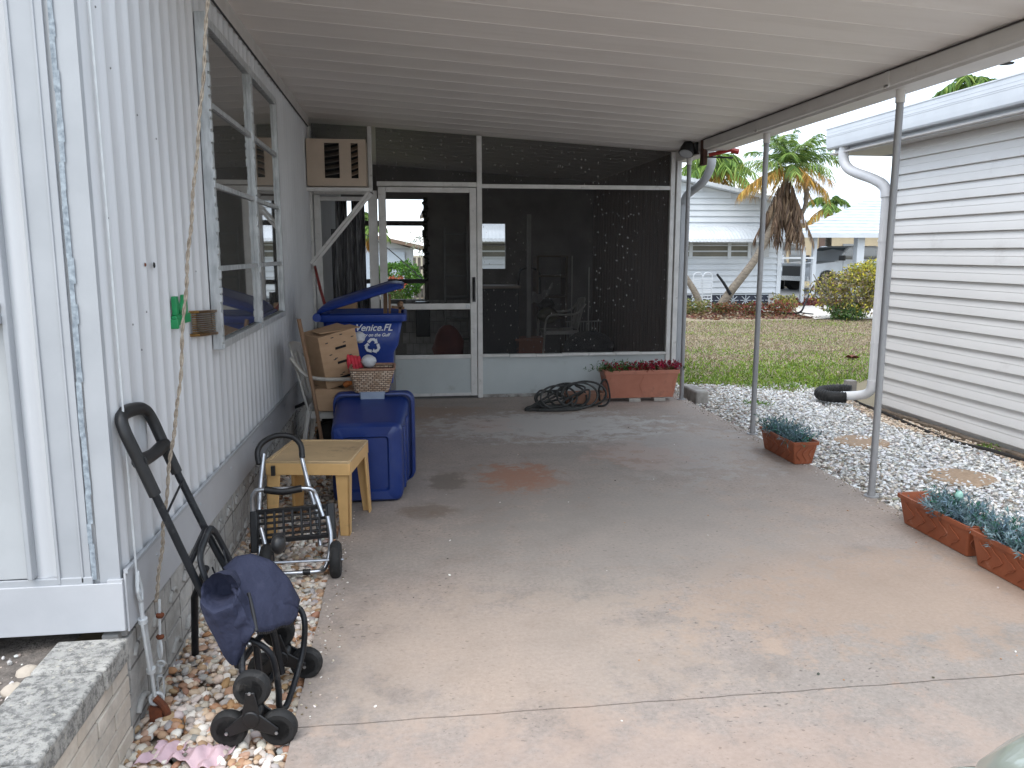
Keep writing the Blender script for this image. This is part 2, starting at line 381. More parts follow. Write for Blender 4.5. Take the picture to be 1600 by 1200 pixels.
def screen_mat(name, open_, colr, specks=0):
    m, n, p = newmat(name)
    p.inputs['Base Color'].default_value = c4(colr); p.inputs['Roughness'].default_value = .6
    tr = n.nodes.new('ShaderNodeBsdfTransparent'); mx = n.nodes.new('ShaderNodeMixShader')
    if specks:
        t = n.nodes.new('ShaderNodeTexCoord'); sp = n.nodes.new('ShaderNodeSeparateXYZ'); mpn = n.nodes.new('ShaderNodeCombineXYZ'); mm_ = n.nodes.new('ShaderNodeMath'); mm_.operation = 'MULTIPLY'; mm_.inputs[1].default_value = .5
        v = n.nodes.new('ShaderNodeTexVoronoi'); v.voronoi_dimensions = '2D'; v.inputs['Scale'].default_value = 17
        n.links.new(t.outputs['Object'], sp.inputs[0]); n.links.new(sp.outputs[2], mm_.inputs[0]); n.links.new(sp.outputs[0], mpn.inputs[0]); n.links.new(mm_.outputs[0], mpn.inputs[1]); n.links.new(mpn.outputs[0], v.inputs['Vector'])
        s = ramp(n, v.outputs['Distance'], [(.03, 1), (.105, 0)])
        k = ramp(n, noise(n, 1.6, 3, stretch=(2.2, 1, .5)), [(.36, 0), (.60, 1)])
        sel = n.nodes.new('ShaderNodeSeparateColor'); n.links.new(v.outputs['Color'], sel.inputs[0])
        k2 = ramp(n, sel.outputs[0], [(.12, 0), (.2, 1)])
        f = mix(n, 1, mix(n, 1, s, k, 'MULTIPLY'), k2, 'MULTIPLY')
        n.links.new(mix(n, f, colr, (.52, .49, .46)), p.inputs['Base Color'])
        fr = n.nodes.new('ShaderNodeMapRange'); fr.inputs[3].default_value = 1 - open_; fr.inputs[4].default_value = .85
        n.links.new(f, fr.inputs[0]); n.links.new(fr.outputs[0], mx.inputs[0])
    else: mx.inputs[0].default_value = 1 - open_
    n.links.new(tr.outputs[0], mx.inputs[1]); n.links.new(p.outputs[0], mx.inputs[2])
    n.links.new(mx.outputs[0], n.nodes['Material Output'].inputs[0]); return m
M_scr = screen_mat('insect_screen', .60, (.018, .016, .016), 1)
M_scr_door = screen_mat('door_screen', .86, (.03, .03, .03))
M_scr_top = screen_mat('gable_screen', .38, (.022, .020, .019), 1)
def glass_mat(name, tint, rough=.03):
    m, n, p = newmat(name); p.inputs['Base Color'].default_value = c4(tint); p.inputs['Roughness'].default_value = rough
    p.inputs['IOR'].default_value = 1.7; p.inputs['Coat Weight'].default_value = 1; p.inputs['Coat Roughness'].default_value = .02
    bump(n, p, noise(n, 1.5, 2), .03, .01); return m
M_glass = glass_mat('window_glass', (.10, .10, .093)); M_carglass = glass_mat('car_glass', (.09, .105, .12))

# ================================================================== GROUND
def wobble_sheet(name, x0, x1, y0, y1, z, mat, nx, ny, wob=0, thick=0):
    def e(x, y): return (wob * (math.sin(x * 17.3 + 1) + math.sin(x * 41.7) * .5 + math.sin(x * 83.1) * .3))
    def f(e2): return (wob * (math.sin(e2 * 13.3 + 2) + math.sin(e2 * 37.7) * .6 + math.sin(e2 * 91.1) * .35))
    m = MB()
    def fn(u, v):
        x = x0 + (x1 - x0) * u; y = y0 + (y1 - y0) * v
        return (x + f(y) * (1 if u in (0, 1) else 0), y + e(x, y) * (1 if v in (0, 1) else 0), z)
    m.grid(fn, nx, ny)
    if thick:
        n0 = ny + 1; ring = [i * n0 for i in range(nx + 1)] + [nx * n0 + j for j in range(1, ny + 1)] + [i * n0 + ny for i in range(nx - 1, -1, -1)] + [j for j in range(ny - 1, 0, -1)]
        b = len(m.v); m.v += [(m.v[i][0], m.v[i][1], z - thick) for i in ring]; N = len(ring)
        m.f += [(ring[k], b + k, b + (k + 1) % N, ring[(k + 1) % N]) for k in range(N)]
    return m.build(name, mat, angle=30)
M_ground = pm('dry_soil_and_turf', (.26, .21, .14), (.17, .15, .08), 1.1, .95, .5, 25, dirt=(.25, .20, .13), dscale=.7, dpos=(.4, .7), co='World')
gnd = MB().grid(lambda u, v: (-300 + 600 * u, -300 + 700 * v, -.075), 4, 4).build('ground', M_ground); struct(gnd)
struct(wobble_sheet('carport_slab', -.38, 2.86, 2.46, 8.34, 0, M_conc, 120, 220, .0018, .06))
struct(wobble_sheet('driveway', -.38, 2.9, -5, 2.4535, 0, M_conc, 120, 120, .0018, .06))
M_bed = pm('sandy_bed', (.34, .28, .22), (.20, .16, .12), 8, .95, .5, 60, co='World')
struct(MB().grid(lambda u, v: (-1.0 + .63 * u, .5 + 8 * v, -.058), 2, 4).build('gravel_bed', M_bed))
M_bedr = pm('pale_gravel_bed', (.46, .45, .43), (.26, .25, .23), 12, .95, .6, 60, co='World')
struct(MB().grid(lambda u, v: (2.84 + 1.9 * u, -3 + 12.2 * v, -.062), 2, 4).build('gravel_bed', M_bedr))

def keep_lawn(x, y):     # ragged near edge of the lawn
    edge = np.interp(x, [2.8, 3.3, 3.8, 4.3, 4.7, 5.1, 6], [9.35, 9.2, 8.95, 8.5, 8.75, 9.0, 9.4])
    return edge
# pebbles along the home
n = 9500
px = rng.uniform(-.90, -.365, n); py = rng.uniform(1.55, 8.2, n) ; py = 1.5 + (py - 1.5) * rng.uniform(.15, 1, n) ** .6
s = rng.uniform(.008, .020, n)[:, None] * rng.uniform([1, .75, .5], [1.45, 1.05, .8], (n, 3))
px = np.minimum(px, -.385 - s[:, 0] * .6 + (py > 4.4) * .0)
cols = pick(n, [(.62, .52, .42), (.55, .42, .30), (.66, .60, .53), (.42, .27, .17), (.70, .66, .60), (.50, .44, .38), (.36, .20, .11), (.58, .50, .44), (.34, .32, .30)], .12)
ob = stones('river_pebbles', np.stack([px, py, -.052 + rng.uniform(0, .034, n)], 1), s, cols, M_stone, fine=True)
tag(ob, 'tan and cream rounded pebbles filling the strip beside the white home', 'pebbles', kind='stuff')
# white chips beside the slab
n = 27000
px = rng.uniform(2.875, 4.66, n); py = rng.uniform(1.8, 9.3, n)
ok = py < keep_lawn(px, py) + rng.normal(0, .08, n); px, py = px[ok], py[ok]; n = len(px)
s = rng.uniform(.007, .017, n)[:, None] * rng.uniform([.9, .6, .35], [1.5, 1.1, .7], (n, 3))
wh = np.clip((px - 2.9) / .8 + rng.normal(0, .35, n), 0, 1); far = np.clip((py - 7.2) / 1.5 + rng.normal(0, .3, n), 0, 1)
cw = pick(n, [(.74, .75, .76), (.66, .67, .68), (.80, .80, .79), (.55, .56, .57), (.40, .39, .37), (.70, .66, .60)], .1)
cd = pick(n, [(.42, .37, .31), (.30, .26, .21), (.55, .50, .44), (.24, .20, .17), (.62, .60, .57)], .15)
k = (rng.uniform(0, 1, n) < np.clip(wh * .95 + .22 - far * .5, .1, .95))[:, None]
tanstrip = ((px > 4.42 - .1 * np.sin(py * 3)) & (py < 8))[:, None]
ct = pick(n, [(.62, .50, .39), (.56, .44, .33), (.68, .60, .50), (.45, .34, .25)], .1)
cols = np.where(tanstrip, ct, np.where(k, cw, cd))
ob = stones('white_gravel', np.stack([px, py, -.058 + rng.uniform(0, .022, n)], 1), s, cols, M_stone)
tag(ob, 'white and grey stone chips between the slab and the neighbouring house', 'gravel', kind='stuff')
# leaf litter and grit on the seam of the slab
n = 900
px = rng.choice([0, 1], n, p=[.35, .65]); yy = rng.uniform(2.5, 8.2, n)
px = np.where(px == 0, rng.normal(-.33, .03, n), rng.normal(2.82, .035, n)); px = np.clip(px, -.37, 2.85)
s = rng.uniform(.002, .005, n)[:, None] * np.ones((n, 3)) * [1.4, 1, .6]
ob = stones('grit', np.stack([px, yy, np.full(n, .002)], 1), s, pick(n, [(.5, .42, .34), (.2, .15, .1), (.65, .6, .55)]), M_stone)
tag(ob, 'fine grit and crumbs scattered along the edges of the slab', 'grit', kind='stuff')
n = 70
ob = stones('concrete_crumbs', np.stack([rng.uniform(-.2, 2.7, n), rng.uniform(1.9, 7.9, n), np.full(n, .002)], 1), rng.uniform(.002, .006, n)[:, None] * np.ones((n, 3)) * [1.3, 1, .5], pick(n, [(.7, .68, .64), (.08, .07, .06), (.4, .2, .1)]), M_stone)
tag(ob, 'tiny pale and dark crumbs lying about the open slab', 'debris', kind='stuff')

# lawn
def lawn(name, n, x0, x1, y0, y1, hlo, hhi, wid, gfun, label, edge=True):
    px = rng.uniform(x0, x1, n); py = y0 + (y1 - y0) * rng.uniform(0, 1, n) ** 1.25
    if edge: ok = py > keep_lawn(px, py) + rng.normal(0, .06, n); px, py = px[ok], py[ok]
    n = len(px); g = np.clip(gfun(px, py) + rng.normal(0, .28, n), 0, 1)[:, None]
    patch = (.5 + .5 * np.sin(px * 1.7 + py * .9 + 1.3 * np.sin(py * 2.1)) * np.sin(py * 1.3 + 2 * np.sin(px * .8)))[:, None]
    g = np.clip(g + (patch - .5) * .6, 0, 1)
    cg = pick(n, [(.17, .27, .03), (.24, .34, .05), (.11, .19, .025)], .2); cb = pick(n, [(.33, .26, .175), (.26, .20, .14), (.40, .33, .25), (.20, .155, .10), (.28, .225, .13)], .2)
    m = (rng.uniform(0, 1, (n, 1)) < g)
    D = np.stack([rng.normal(0, .65, n), rng.normal(0, .65, n), np.ones(n)], 1)
    ob = blades(name, np.stack([px, py, np.full(n, -.07)], 1), D, rng.uniform(hlo, hhi, n) * (1 + g[:, 0] * .5), np.full(n, wid), np.where(m, cg, cb), M_green_leaf, droop=.25)
    return tag(ob, label, 'grass', kind='stuff')
lawn('grass', 90000, 2.9, 12.2, 8.4, 17.9, .03, .06, .012, lambda x, y: np.interp(y, [9, 10.4, 11.6, 14, 18], [1.15, 1.0, .30, -.02, -.08]), 'patchy grass, green by the gravel and dry towards the far white house')
lawn('grass', 16000, -4, 3, 13, 27, .06, .11, .03, lambda x, y: np.full_like(x, .75), 'green grass seen through the porch doorway', edge=False)
# grass tuft in the gravel
def tuft(x, y, r, n, h, label, cols=((.10, .20, .03), (.16, .26, .05)), name='grass_tuft', z=-.05):
    P_ = np.stack([rng.normal(x, r, n), rng.normal(y, r, n), np.full(n, z)], 1)
    D = np.stack([rng.normal(0, .7, n), rng.normal(0, .7, n), np.ones(n)], 1)
    return tag(blades(name, P_, D, rng.uniform(h * .5, h, n), np.full(n, .010), pick(n, cols), M_green_leaf, droop=.3), label, 'grass tuft')
tuft(3.62, 7.85, .07, 120, .07, 'small green tuft growing in the white gravel near the lawn')
tuft(4.60, 5.75, .04, 60, .10, 'green weed at the foot of the right-hand siding wall')

# stepping stones
for (x, y, lb) in ((3.72, 6.12, 'tan round stepping stone in the gravel, farther from the camera'), (3.82, 5.02, 'tan round stepping stone in the gravel, nearer the camera')):
    m = MB().disc((x, y, -.078), (0, 0, 1), [(.215, 0), (.225, .015), (.215, .038), (.20, .043), (.10, .045), (.01, .045)], 28)
    o = m.build('stepping_stone', pm('tan_paver', (.40, .29, .20), (.30, .21, .14), 40, .9, .5, 200)); tag(o, lb, 'paver', 'stepping stones in the gravel')
# black edging strip
pts = [(4.72, 8.7, -.03), (4.78, 8.3, -.02), (4.62, 7.7, -.03), (4.55, 7.2, -.02), (4.50, 6.6, -.035), (4.47, 6.0, -.04), (4.50, 5.6, -.02), (4.56, 5.2, -.03), (4.60, 4.6, -.02)]
o = MB().tube(pts, .009, 8, smooth=8, sq=(.5, 1.6, (1, 0, 0))).build('lawn_edging', pm('faded_black_edging', (.05, .045, .042), (.03, .027, .025), 20, .8)); tag(o, 'black plastic edging strip winding through the gravel beside the right-hand wall', 'edging')
bk = MB()
for i in range(26):
    y = 7.3 - i * .19; bk.box(4.60, 4.66, y - .18, y, -.06, -.015 + random.uniform(-.006, .006))
tag(bk.build('brick_edging', pm('dark_brick', (.20, .15, .11), (.10, .08, .06), 20, .9, .5, 100), bevel=.006), 'low dark brick edging along the foot of the siding wall', 'edging')

# ================================================================== CARPORT
def zc(x): return 2.70 - .0616 * x
cp = thing('carport', (2.8, 5, 0), 'white metal carport roof on thin grey posts over the concrete slab', 'carport')
Y0, Y1 = 2.91, 8.40
prof = []
y = Y0
while y < Y1:
    prof += [(y, 0), (y + .05, .0005), (y + .15, .006), (y + .25, .002), (y + .296, .0), (y + .298, -.0018), (y + .304, -.0018)]
    y += .305
m = MB(); xs = np.linspace(-.88, 2.82, 8); k = len(prof)
for x in xs:
    for (yy, dz) in prof: m.v.append((x, min(yy, Y1), zc(x) + dz))
m.f += [(i * k + j, (i + 1) * k + j, (i + 1) * k + j + 1, i * k + j + 1) for i in range(len(xs) - 1) for j in range(k - 1)]
m.build('roof_panel', M_ceil, cp, angle=25)
m = MB(); m.add([(-.95, Y0, zc(-.95) + .06), (2.95, Y0, zc(2.95) + .06), (2.95, Y1, zc(2.95) + .06), (-.95, Y1, zc(-.95) + .06)], [(0, 1, 2, 3)])
m.build('roof_skin', M_wroof, cp)
MB().box(-.9, 2.78, Y0 - .02, Y0 - .002, 0, .085, Matrix(((1, 0, 0, 0), (0, 1, 0, 0), (-.0616, 0, 1, 2.69), (0, 0, 0, 1)))).build('front_fascia', M_beam, cp)
# side beam with gutter (profile in x,z)
pr_ = [(2.782, 2.66), (2.782, 2.462), (2.792, 2.452), (2.808, 2.452), (2.812, 2.440), (2.955, 2.436), (2.972, 2.450), (2.972, 2.60), (2.985, 2.60), (2.985, 2.432), (2.960, 2.420), (2.806, 2.424), (2.798, 2.438), (2.774, 2.440), (2.768, 2.455), (2.768, 2.66)]
MB().prism(pr_, 'y', 2.89, 7.46).build('gutter_beam', M_beam, cp, smooth=False)
MB().box(2.760, 2.768, 2.89, 7.46, 2.519, 2.526).build('dark_seam', pm('seam_gap', (.06, .05, .05), None, 5, .9), cp)
MB().prism([(2.80, 2.44), (2.80, 2.53), (2.94, 2.53), (2.94, 2.42), (2.82, 2.42)], 'y', 7.62, 8.42).build('gutter_end', M_beam, cp, smooth=False)
for (x, y, zt) in ((2.815, 7.96, 2.45), (2.862, 6.32, 2.45), (2.858, 4.55, 2.45), (2.86, 3.02, 2.45)):
    r = .021
    pst = MB().cyl((x, y, .004), (x, y, zt - .06), r, n=20).build('post', M_post, cp)
    MB().disc((x, y, 0), (0, 0, 1), [(.045, 0), (.045, .006), (.024, .008), (.023, .03)], 20).build('foot_plate', M_post, pst)
    h = MB().cyl((x, y, zt - .10), (x, y, zt), .027, n=20); h.box(x - .095, x - .085, y - .022, y + .022, zt - .02, zt + .075); h.box(x - .095, x, y - .02, y + .02, zt - .012, zt - .004)
    h.build('bracket', M_beam, pst)

# ================================================================== MOBILE HOME
mh = thing('mobile_home', (-2.5, 5, 0), 'white mobile home with ribbed aluminium walls along the left of the slab', 'mobile home')
WX = -.88; YN, YF = 2.50, 12.4
pitch = .125
pro = [(0, 0), (.12, .0008), (.22, .004), (.30, .0095), (.37, .013), (.43, .013), (.50, .0095), (.58, .004), (.68, .0008), (.84, -.001)]
def zb(y): return .52 - (y - 2.5) * .018
def rib_wall(y0, y1, z0f, z1f, name):
    m = MB(); n = int((y1 - y0) / pitch) + 1; cols_ = []
    for i in range(n):
        for (t, d) in pro:
            yy = y0 + (i + t) * pitch
            if yy > y1: break
            j = math.sin(yy * 5.1) * .0012
            cols_.append((yy, WX + d + j))
    for (yy, xx) in cols_:
        for q in range(5):
            t = q / 4; z = z0f(yy) * (1 - t) + z1f(yy) * t
            m.v.append((xx + .0015 * math.sin(z * 7 + yy * 3), yy, z))
    m.f += [(a * 5 + b, (a + 1) * 5 + b, (a + 1) * 5 + b + 1, a * 5 + b + 1) for a in range(len(cols_) - 1) for b in range(4)]
    return m.build(name, M_wall, mh, angle=60)
rib_wall(YN + .006, YF, zb, lambda y: 2.67, 'ribbed_wall')
MB().box(WX - .05, WX + .022, YN + .06, 8.14, 2.665, 2.765).build('roof_trim', pm('roof_trim_board', (.52, .50, .48), (.45, .43, .41), 6, .5, .1, 60), mh, bevel=.003)
MB().box(WX + .015, WX + .0235, YN + .06, 8.14, 2.66, 2.667).build('trim_shadow_gap', M_ink, mh)
# corner trim + long flat jamb at the near corner
MB().prism([(WX + .005, YN - .014), (WX + .005, YN + .012), (WX + .001, YN + .012), (WX - .004, YN + .0), (WX - .055, YN + .0), (WX - .055, YN - .012)], 'z', .50, 2.74).build('corner_trim', M_trim, mh, smooth=False)
m = MB(); vs = []
for i in range(2):
    for y in np.linspace(2.49, 8.14, 30): vs.append((WX + .016, y, zb(y) + .012 if i == 0 else zb(y) - .175))
m.add(vs, [(j, j + 1, 30 + j + 1, 30 + j) for j in range(29)])
m.box(WX - .03, WX + .010, 2.480, 2.492, .355, .515)
m.build('skirt_band', M_band, mh, solid=.006, smooth=False)
b2m = MB()
for y in np.arange(2.8, 8.1, .61): b2m.disc((WX + .019, y, zb(y) - .04), (1, 0, 0), [(.006, 0), (.004, .003), (.001, .004)], 8)
b2m.bar((WX + .02, 2.49, zb(2.49) + .018), (WX + .02, 8.14, zb(8.14) + .018), .012, .012)
b2m.build('drip_edge', M_trim, mh)
# screw heads and rust marks on the wall
M_scw = pm('old_screw', (.2, .2, .2), None, 5, .5, metal=.5)
for (y, z) in [(2.72, 2.05), (2.95, 1.95), (3.15, 1.9), (2.9, 1.30), (3.2, 1.28), (2.75, 1.27), (2.82, 1.18), (3.6, 1.42), (2.62, .9), (2.6, 1.6), (2.63, 2.2)]: MB().disc((WX + .012, y, z), (1, 0, 0), [(.004, 0), (.003, .002), (.001, .003)], 8).build('screw', M_scw, mh)
MB().disc((WX + .0125, 3.02, 1.455), (1, 0, 0), [(.011, 0), (.008, .003), (.001, .003)], 10).build('hole', M_dark, mh)
MB().disc((WX + .0125, 2.92, 1.458), (1, 0, 0), [(.007, 0), (.005, .003), (.001, .003)], 10).build('rust_spot', M_rust, mh)
# front wall, facing the camera
fx = np.linspace(-3.6, -.94, 260); m = MB()
for x in fx:
    t = ((x + .94) / .105) % 1; d = .010 * max(0, math.cos((t - .5) * 2 * math.pi)) if x < -1.05 else 0
    m.v.append((x, YN - .001 - d, .50)); m.v.append((x, YN - .001 - d, 2.74))
m.f += [(2 * i, 2 * i + 2, 2 * i + 3, 2 * i + 1) for i in range(len(fx) - 1)]
m.build('front_wall', M_wall, mh, angle=60)
m = MB(); m.box(-1.05, -.957, YN - .016, YN - .012, .512, 2.74); m.box(-1.052, -1.043, YN - .022, YN - .016, .512, 2.74)
m.box(-.985, -.978, YN - .020, YN - .016, .512, 2.74)
m.build('front_strip', M_trim, mh, bevel=.0015)
m = MB()
z = .52
while z < 2.7:
    L = random.uniform(.03, .09); o_ = random.uniform(-.0025, .0025); sh_ = (z - .52) * .010; m.box(-.957 + o_ + sh_, -.941 + o_ + sh_ + random.uniform(-.003, .002), YN - .0175, YN - .0165, z, z + L); z += L
m.build('weatherstrip', pm('grey_weatherstrip', (.36, .41, .45), (.17, .20, .23), 60, .8, .3, 100), mh)
MB().box(-3.6, -.953, YN - .020, YN - .006, .50, .53).build('sill_strip', M_trim, mh, bevel=.003)
MB().box(-3.6, WX + .012, YN - .024, YN - .018, .352, .508).build('front_skirt_band', M_band, mh, bevel=.002)
# front window at the far left
fw = MB(); fw.box(-1.128, -1.112, YN - .04, YN - .002, .535, 2.4); fw.box(-2.2, -1.128, YN - .055, YN - .002, 2.36, 2.4); fw.box(-2.2, -1.128, YN - .06, YN - .03, 1.30, 1.325); fw.box(-2.2, -1.128, YN - .06, YN - .03, 1.345, 1.36)
fwf = fw.build('front_window', M_trim, mh, bevel=.003)
MB().box(-2.2, -1.128, YN - .02, YN - .014, .535, 2.36).build('shade', pm('white_window_shade', (.44, .455, .465), None, 3, .5), fwf)
# body, roof, back
m = MB(); m.box(-3.6, WX - .055, YN + .02, YF, .45, 2.6); m.build('body', M_wall, mh)
MB().box(-3.7, WX + .01, YN - .05, YF, 2.77, 2.80).build('roof', M_wroof, mh)
# end trim with small return beside the porch
MB().box(WX + .0, WX + .03, 8.10, 8.16, .3, 2.67).build('end_trim', M_frame, mh, bevel=.003)
# side window
wy0, wy1, wz0, wz1 = 3.84, 5.88, 1.06, 2.52
m = MB(); fr = WX + .052
for (a, b, c, d) in ((wy0, wy0 + .055, wz0, wz1), (wy1 - .03, wy1, wz0, wz1), (wy0 + .0552, 4.8998, wz0, wz0 + .035), (4.9702, wy1 - .0302, wz0, wz0 + .035), (wy0 + .0552, 4.8998, wz1 - .04, wz1), (4.9702, wy1 - .0302, wz1 - .04, wz1), (4.90, 4.97, wz0, wz1)):
    m.box(WX + .010, fr, a, b, c, d)
# ragged ribbed edge cover of the jamb
z = wz0
while z < wz1 - .02:
    L = random.uniform(.03, .07); m.box(fr - .004, fr + random.uniform(.002, .009), wy0 + .004, wy0 + .03, z, z + L * .8); m.box(fr - .004, fr + random.uniform(.001, .007), 4.905, 4.925, z, z + L * .8); z += L
wf = m.build('window', M_alu, mh, bevel=.002)
for (a, b) in ((wy0 + .055, 4.90), (4.97, wy1 - .03)):
    m = MB()
    zs = [wz0 + .035, 1.425, 1.80, 2.15, wz1 - .04]
    for i in range(4): m.box(WX + .026, WX + .032, a + .01, b - .01, zs[i] + .012, zs[i + 1] - .012)
    m.build('pane', M_glass, wf)
    m = MB()
    for zz in zs[1:4]: m.box(WX + .022, WX + .046, a, b, zz - .012, zz + .012)
    m.build('glazing_bar', M_alu, wf, bevel=.002)
# block skirting
M_block = None
def make_block():
    m, n, p = newmat('split_face_block')
    t = n.nodes.new('ShaderNodeTexCoord'); mpn = n.nodes.new('ShaderNodeMapping'); mpn.inputs['Rotation'].default_value = (0, R(-90), 0)
    sp = n.nodes.new('ShaderNodeSeparateXYZ'); cb = n.nodes.new('ShaderNodeCombineXYZ'); n.links.new(t.outputs['Object'], sp.inputs[0])
    n.links.new(sp.outputs[1], cb.inputs[0]); n.links.new(sp.outputs[2], cb.inputs[1])
    b = n.nodes.new('ShaderNodeTexBrick'); n.links.new(cb.outputs[0], b.inputs['Vector'])
    b.inputs['Scale'].default_value = 1; b.inputs['Brick Width'].default_value = .20; b.inputs['Row Height'].default_value = .20; b.inputs['Mortar Size'].default_value = .006; b.inputs['Mortar Smooth'].default_value = .3
    b.inputs['Color1'].default_value = (.48, .47, .45, 1); b.inputs['Color2'].default_value = (.42, .41, .39, 1); b.inputs['Mortar'].default_value = (.20, .19, .18, 1)
    c = mix(n, .75, b.outputs['Color'], ramp(n, noise(n, 9, 8, rough=.75), [(.3, (.28, .27, .26)), (.5, (.5, .5, .5)), (.7, (.68, .67, .65))]), 'OVERLAY')
    c = mix(n, ramp(n, noise(n, 30, 5), [(.58, 0), (.7, .7)]), c, (.50, .50, .49))
    c = mix(n, ramp(n, noise(n, 3.3, 6, stretch=(1, 1, .5)), [(.57, 0), (.72, .6)]), c, (.20, .195, .19))
    n.links.new(c, p.inputs['Base Color']); p.inputs['Roughness'].default_value = .95
    bb = bump(n, p, noise(n, 45, 7, rough=.8), .8, .012); bump(n, p, noise(n, 9, 3), .6, .03, bb); return m
M_block = make_block()
m = MB(); yb = 2.52
while yb < 8.2:
    zt = zb(yb) - .18; z = -.09
    while z < zt - .02:
        h = min(.20, zt - z); m.box(WX - .06, WX - .004 + random.uniform(-.004, .004), yb + .003, yb + .197, z + .003, z + h - .003)
        # raised arc pattern of the decorative block
        cy, cz = yb + .10, z + h * .5
        for rr in (.055,):
            pa = [(WX - .002, cy + rr * math.cos(a), cz + rr * .8 * math.sin(a)) for a in np.linspace(.3, 2.84, 7)]
            m.tube(pa, .011, 6)
        z += .2
    yb += .2
m.box(WX - .07, WX - .02, 2.5, 8.3, -.1, .33)
o = m.build('block_skirting', M_block, mh, smooth=False, bevel=.004)

# ================================================================== SCREENED PORCH
pc = thing('screened_porch', (1, 8.35, 0), 'white framed screened porch with dark screens at the far end of the slab', 'porch')
EY = 8.35
def fm(name, *boxes, mat=None, bev=.003, parent=None):
    m = MB()
    for b in boxes: m.box(*b)
    return m.build(name, mat or M_frame, parent or pc, bevel=bev)
fm('frame_post', (-.86, -.795, EY - .02, EY + .03, .0, 2.06))
fm('frame_post', (-.325, -.285, EY - .035, EY + .03, 2.10, zc(-.3) - .012), (-.335, -.245, EY - .02, EY + .035, 0, 2.10))
fm('frame_post', (.745, .795, EY - .03, EY + .03, 0, zc(.77) - .012))
fm('frame_post', (2.755, 2.80, EY - .025, EY + .03, 0, zc(2.77) - .012), (2.815, 2.865, EY - .035, EY + .03, 0, 2.44))
fm('frame_rail', (-.245, .745, EY - .025, EY + .03, 2.145, 2.19), mat=M_frame)
fm('frame_rail', (.795, 2.755, EY - .02, EY + .03, 2.135, 2.175))
fm('frame_rail', (-.86, -.335, EY - .012, EY + .03, 2.0, 2.04))
sill = [( .795 + i * .28, .795 + (i + 1) * .28 - .004, EY - .045 + random.uniform(-.006, .006), EY + .03, .425 + random.uniform(-.004, .004), .452 + random.uniform(-.004, .004)) for i in range(7)]
fm('window_sill', *sill)
fm('kick_panel', (.795, 2.755, EY - .006, EY + .02, .03, .425), mat=M_kick, bev=.002)
fm('base_rail', (.795, 2.755, EY - .02, EY + .03, .0, .034), mat=pm('dirty_base_rail', (.40, .39, .37), (.20, .18, .16), 14, .7, .3, 60, dirt=(.10, .08, .07), dscale=20))
def sheet(name, x0, x1, z0, z1, mat, y=EY, z1b=None, par=None):
    m = MB(); z1b = z1 if z1b is None else z1b
    m.grid(lambda u, v: (x0 + (x1 - x0) * u, y + .006 * math.sin(u * 9) * math.sin(v * 3.1), z0 + ((z1 * (1 - u) + z1b * u) - z0) * v), 12, 8)
    return m.build(name, mat, par or pc)
sheet('screen', .795, 2.755, .45, 2.135, M_scr)
sheet('screen', .795, 2.755, 2.175, zc(.795) - .01, M_scr_top, z1b=zc(2.755) - .01)
sheet('screen', -.245, .745, 2.19, zc(-.245) - .01, M_scr_top, z1b=zc(.745) - .01)
sheet('screen', -.86, -.325, 2.10, zc(-.86) - .02, M_scr_top, z1b=zc(-.325) - .01)
sheet('screen', -.795, -.335, .2, 2.0, M_scr_door)
# door
dx0, dx1 = -.235, .735
D_ = fm('screen_door', (dx0, dx0 + .075, EY - .05, EY - .02, .03, 2.135), (dx1 - .065, dx1, EY - .05, EY - .02, .03, 2.135), (dx0 + .0752, dx1 - .0652, EY - .05, EY - .02, 2.085, 2.135), (dx0 + .0752, dx1 - .0652, EY - .048, EY - .022, .925, .985), (dx0 + .0752, dx1 - .0652, EY - .048, EY - .022, .42, .46), (dx0 + .0752, dx1 - .0652, EY - .048, EY - .022, .03, .06), parent=pc)
fm('door_panel', (dx0 + .07, dx1 - .06, EY - .038, EY - .028, .055, .425), mat=M_kick, parent=D_)
sheet('door_screen', dx0 + .07, dx1 - .06, .98, 2.09, M_scr_door, y=EY - .035, par=D_); sheet('door_screen', dx0 + .07, dx1 - .06, .45, .93, M_scr_door, y=EY - .035, par=D_)
MB().tube([(.705, EY - .052, 1.03), (.700, EY - .095, 1.05), (.700, EY - .10, 1.12), (.705, EY - .095, 1.20), (.705, EY - .052, 1.23)], .011, 8, smooth=4).box(.69, .722, EY - .056, EY - .049, 1.0, 1.25).build('handle', M_black, D_)
MB().box(.62, .66, EY - .053, EY - .047, .94, .97).build('latch_plate', M_alu, D_)
# porch shell: floor, roof, right wall, back wall with openings
M_pin = pm('porch_inner_wall', (.19, .18, .17), (.14, .13, .125), 3, .8, .1, 40); M_pbrown = pm('porch_brown_panelling', (.14, .09, .07), (.09, .058, .046), 6, .7, .1, 40, stretch=(6, 6, .4))
BY = 12.0
m = MB(); m.box(-.86, 2.84, EY + .04, BY + .1, -.03, -.01); m.build('floor', pm('porch_floor', (.22, .21, .20), (.15, .14, .13), 3, .8), pc)
m = MB()
for i in range(12): m.box(-.95, 2.95, EY + .03 + i * .32, EY + .335 + i * .32, 2.70 + (i % 2) * .0, 2.78, Matrix(((1, 0, 0, 0), (0, 1, 0, 0), (-.0616, 0, 1, .0), (0, 0, 0, 1))))
m.build('porch_roof', M_ceil, pc)
m = MB()
for i in range(24): m.box(2.80, 2.84, EY + .05 + i * .152, EY + .195 + i * .152, 0, 2.52)
m.build('side_wall', M_pbrown, pc, bevel=.003)
m = MB()
for (a, b, c, d) in ((-.86, -.80, 0, 2.75), (-.80, .36, 2.25, 2.75), (-.80, .36, 0, .82), (.36, 1.13, 0, 2.75), (1.13, 1.49, 0, 1.26), (1.13, 1.49, 1.91, 2.75), (1.49, 2.80, 0, 2.75)): m.box(a, b, BY, BY + .08, c, d)
m.build('back_wall', M_pin, pc)
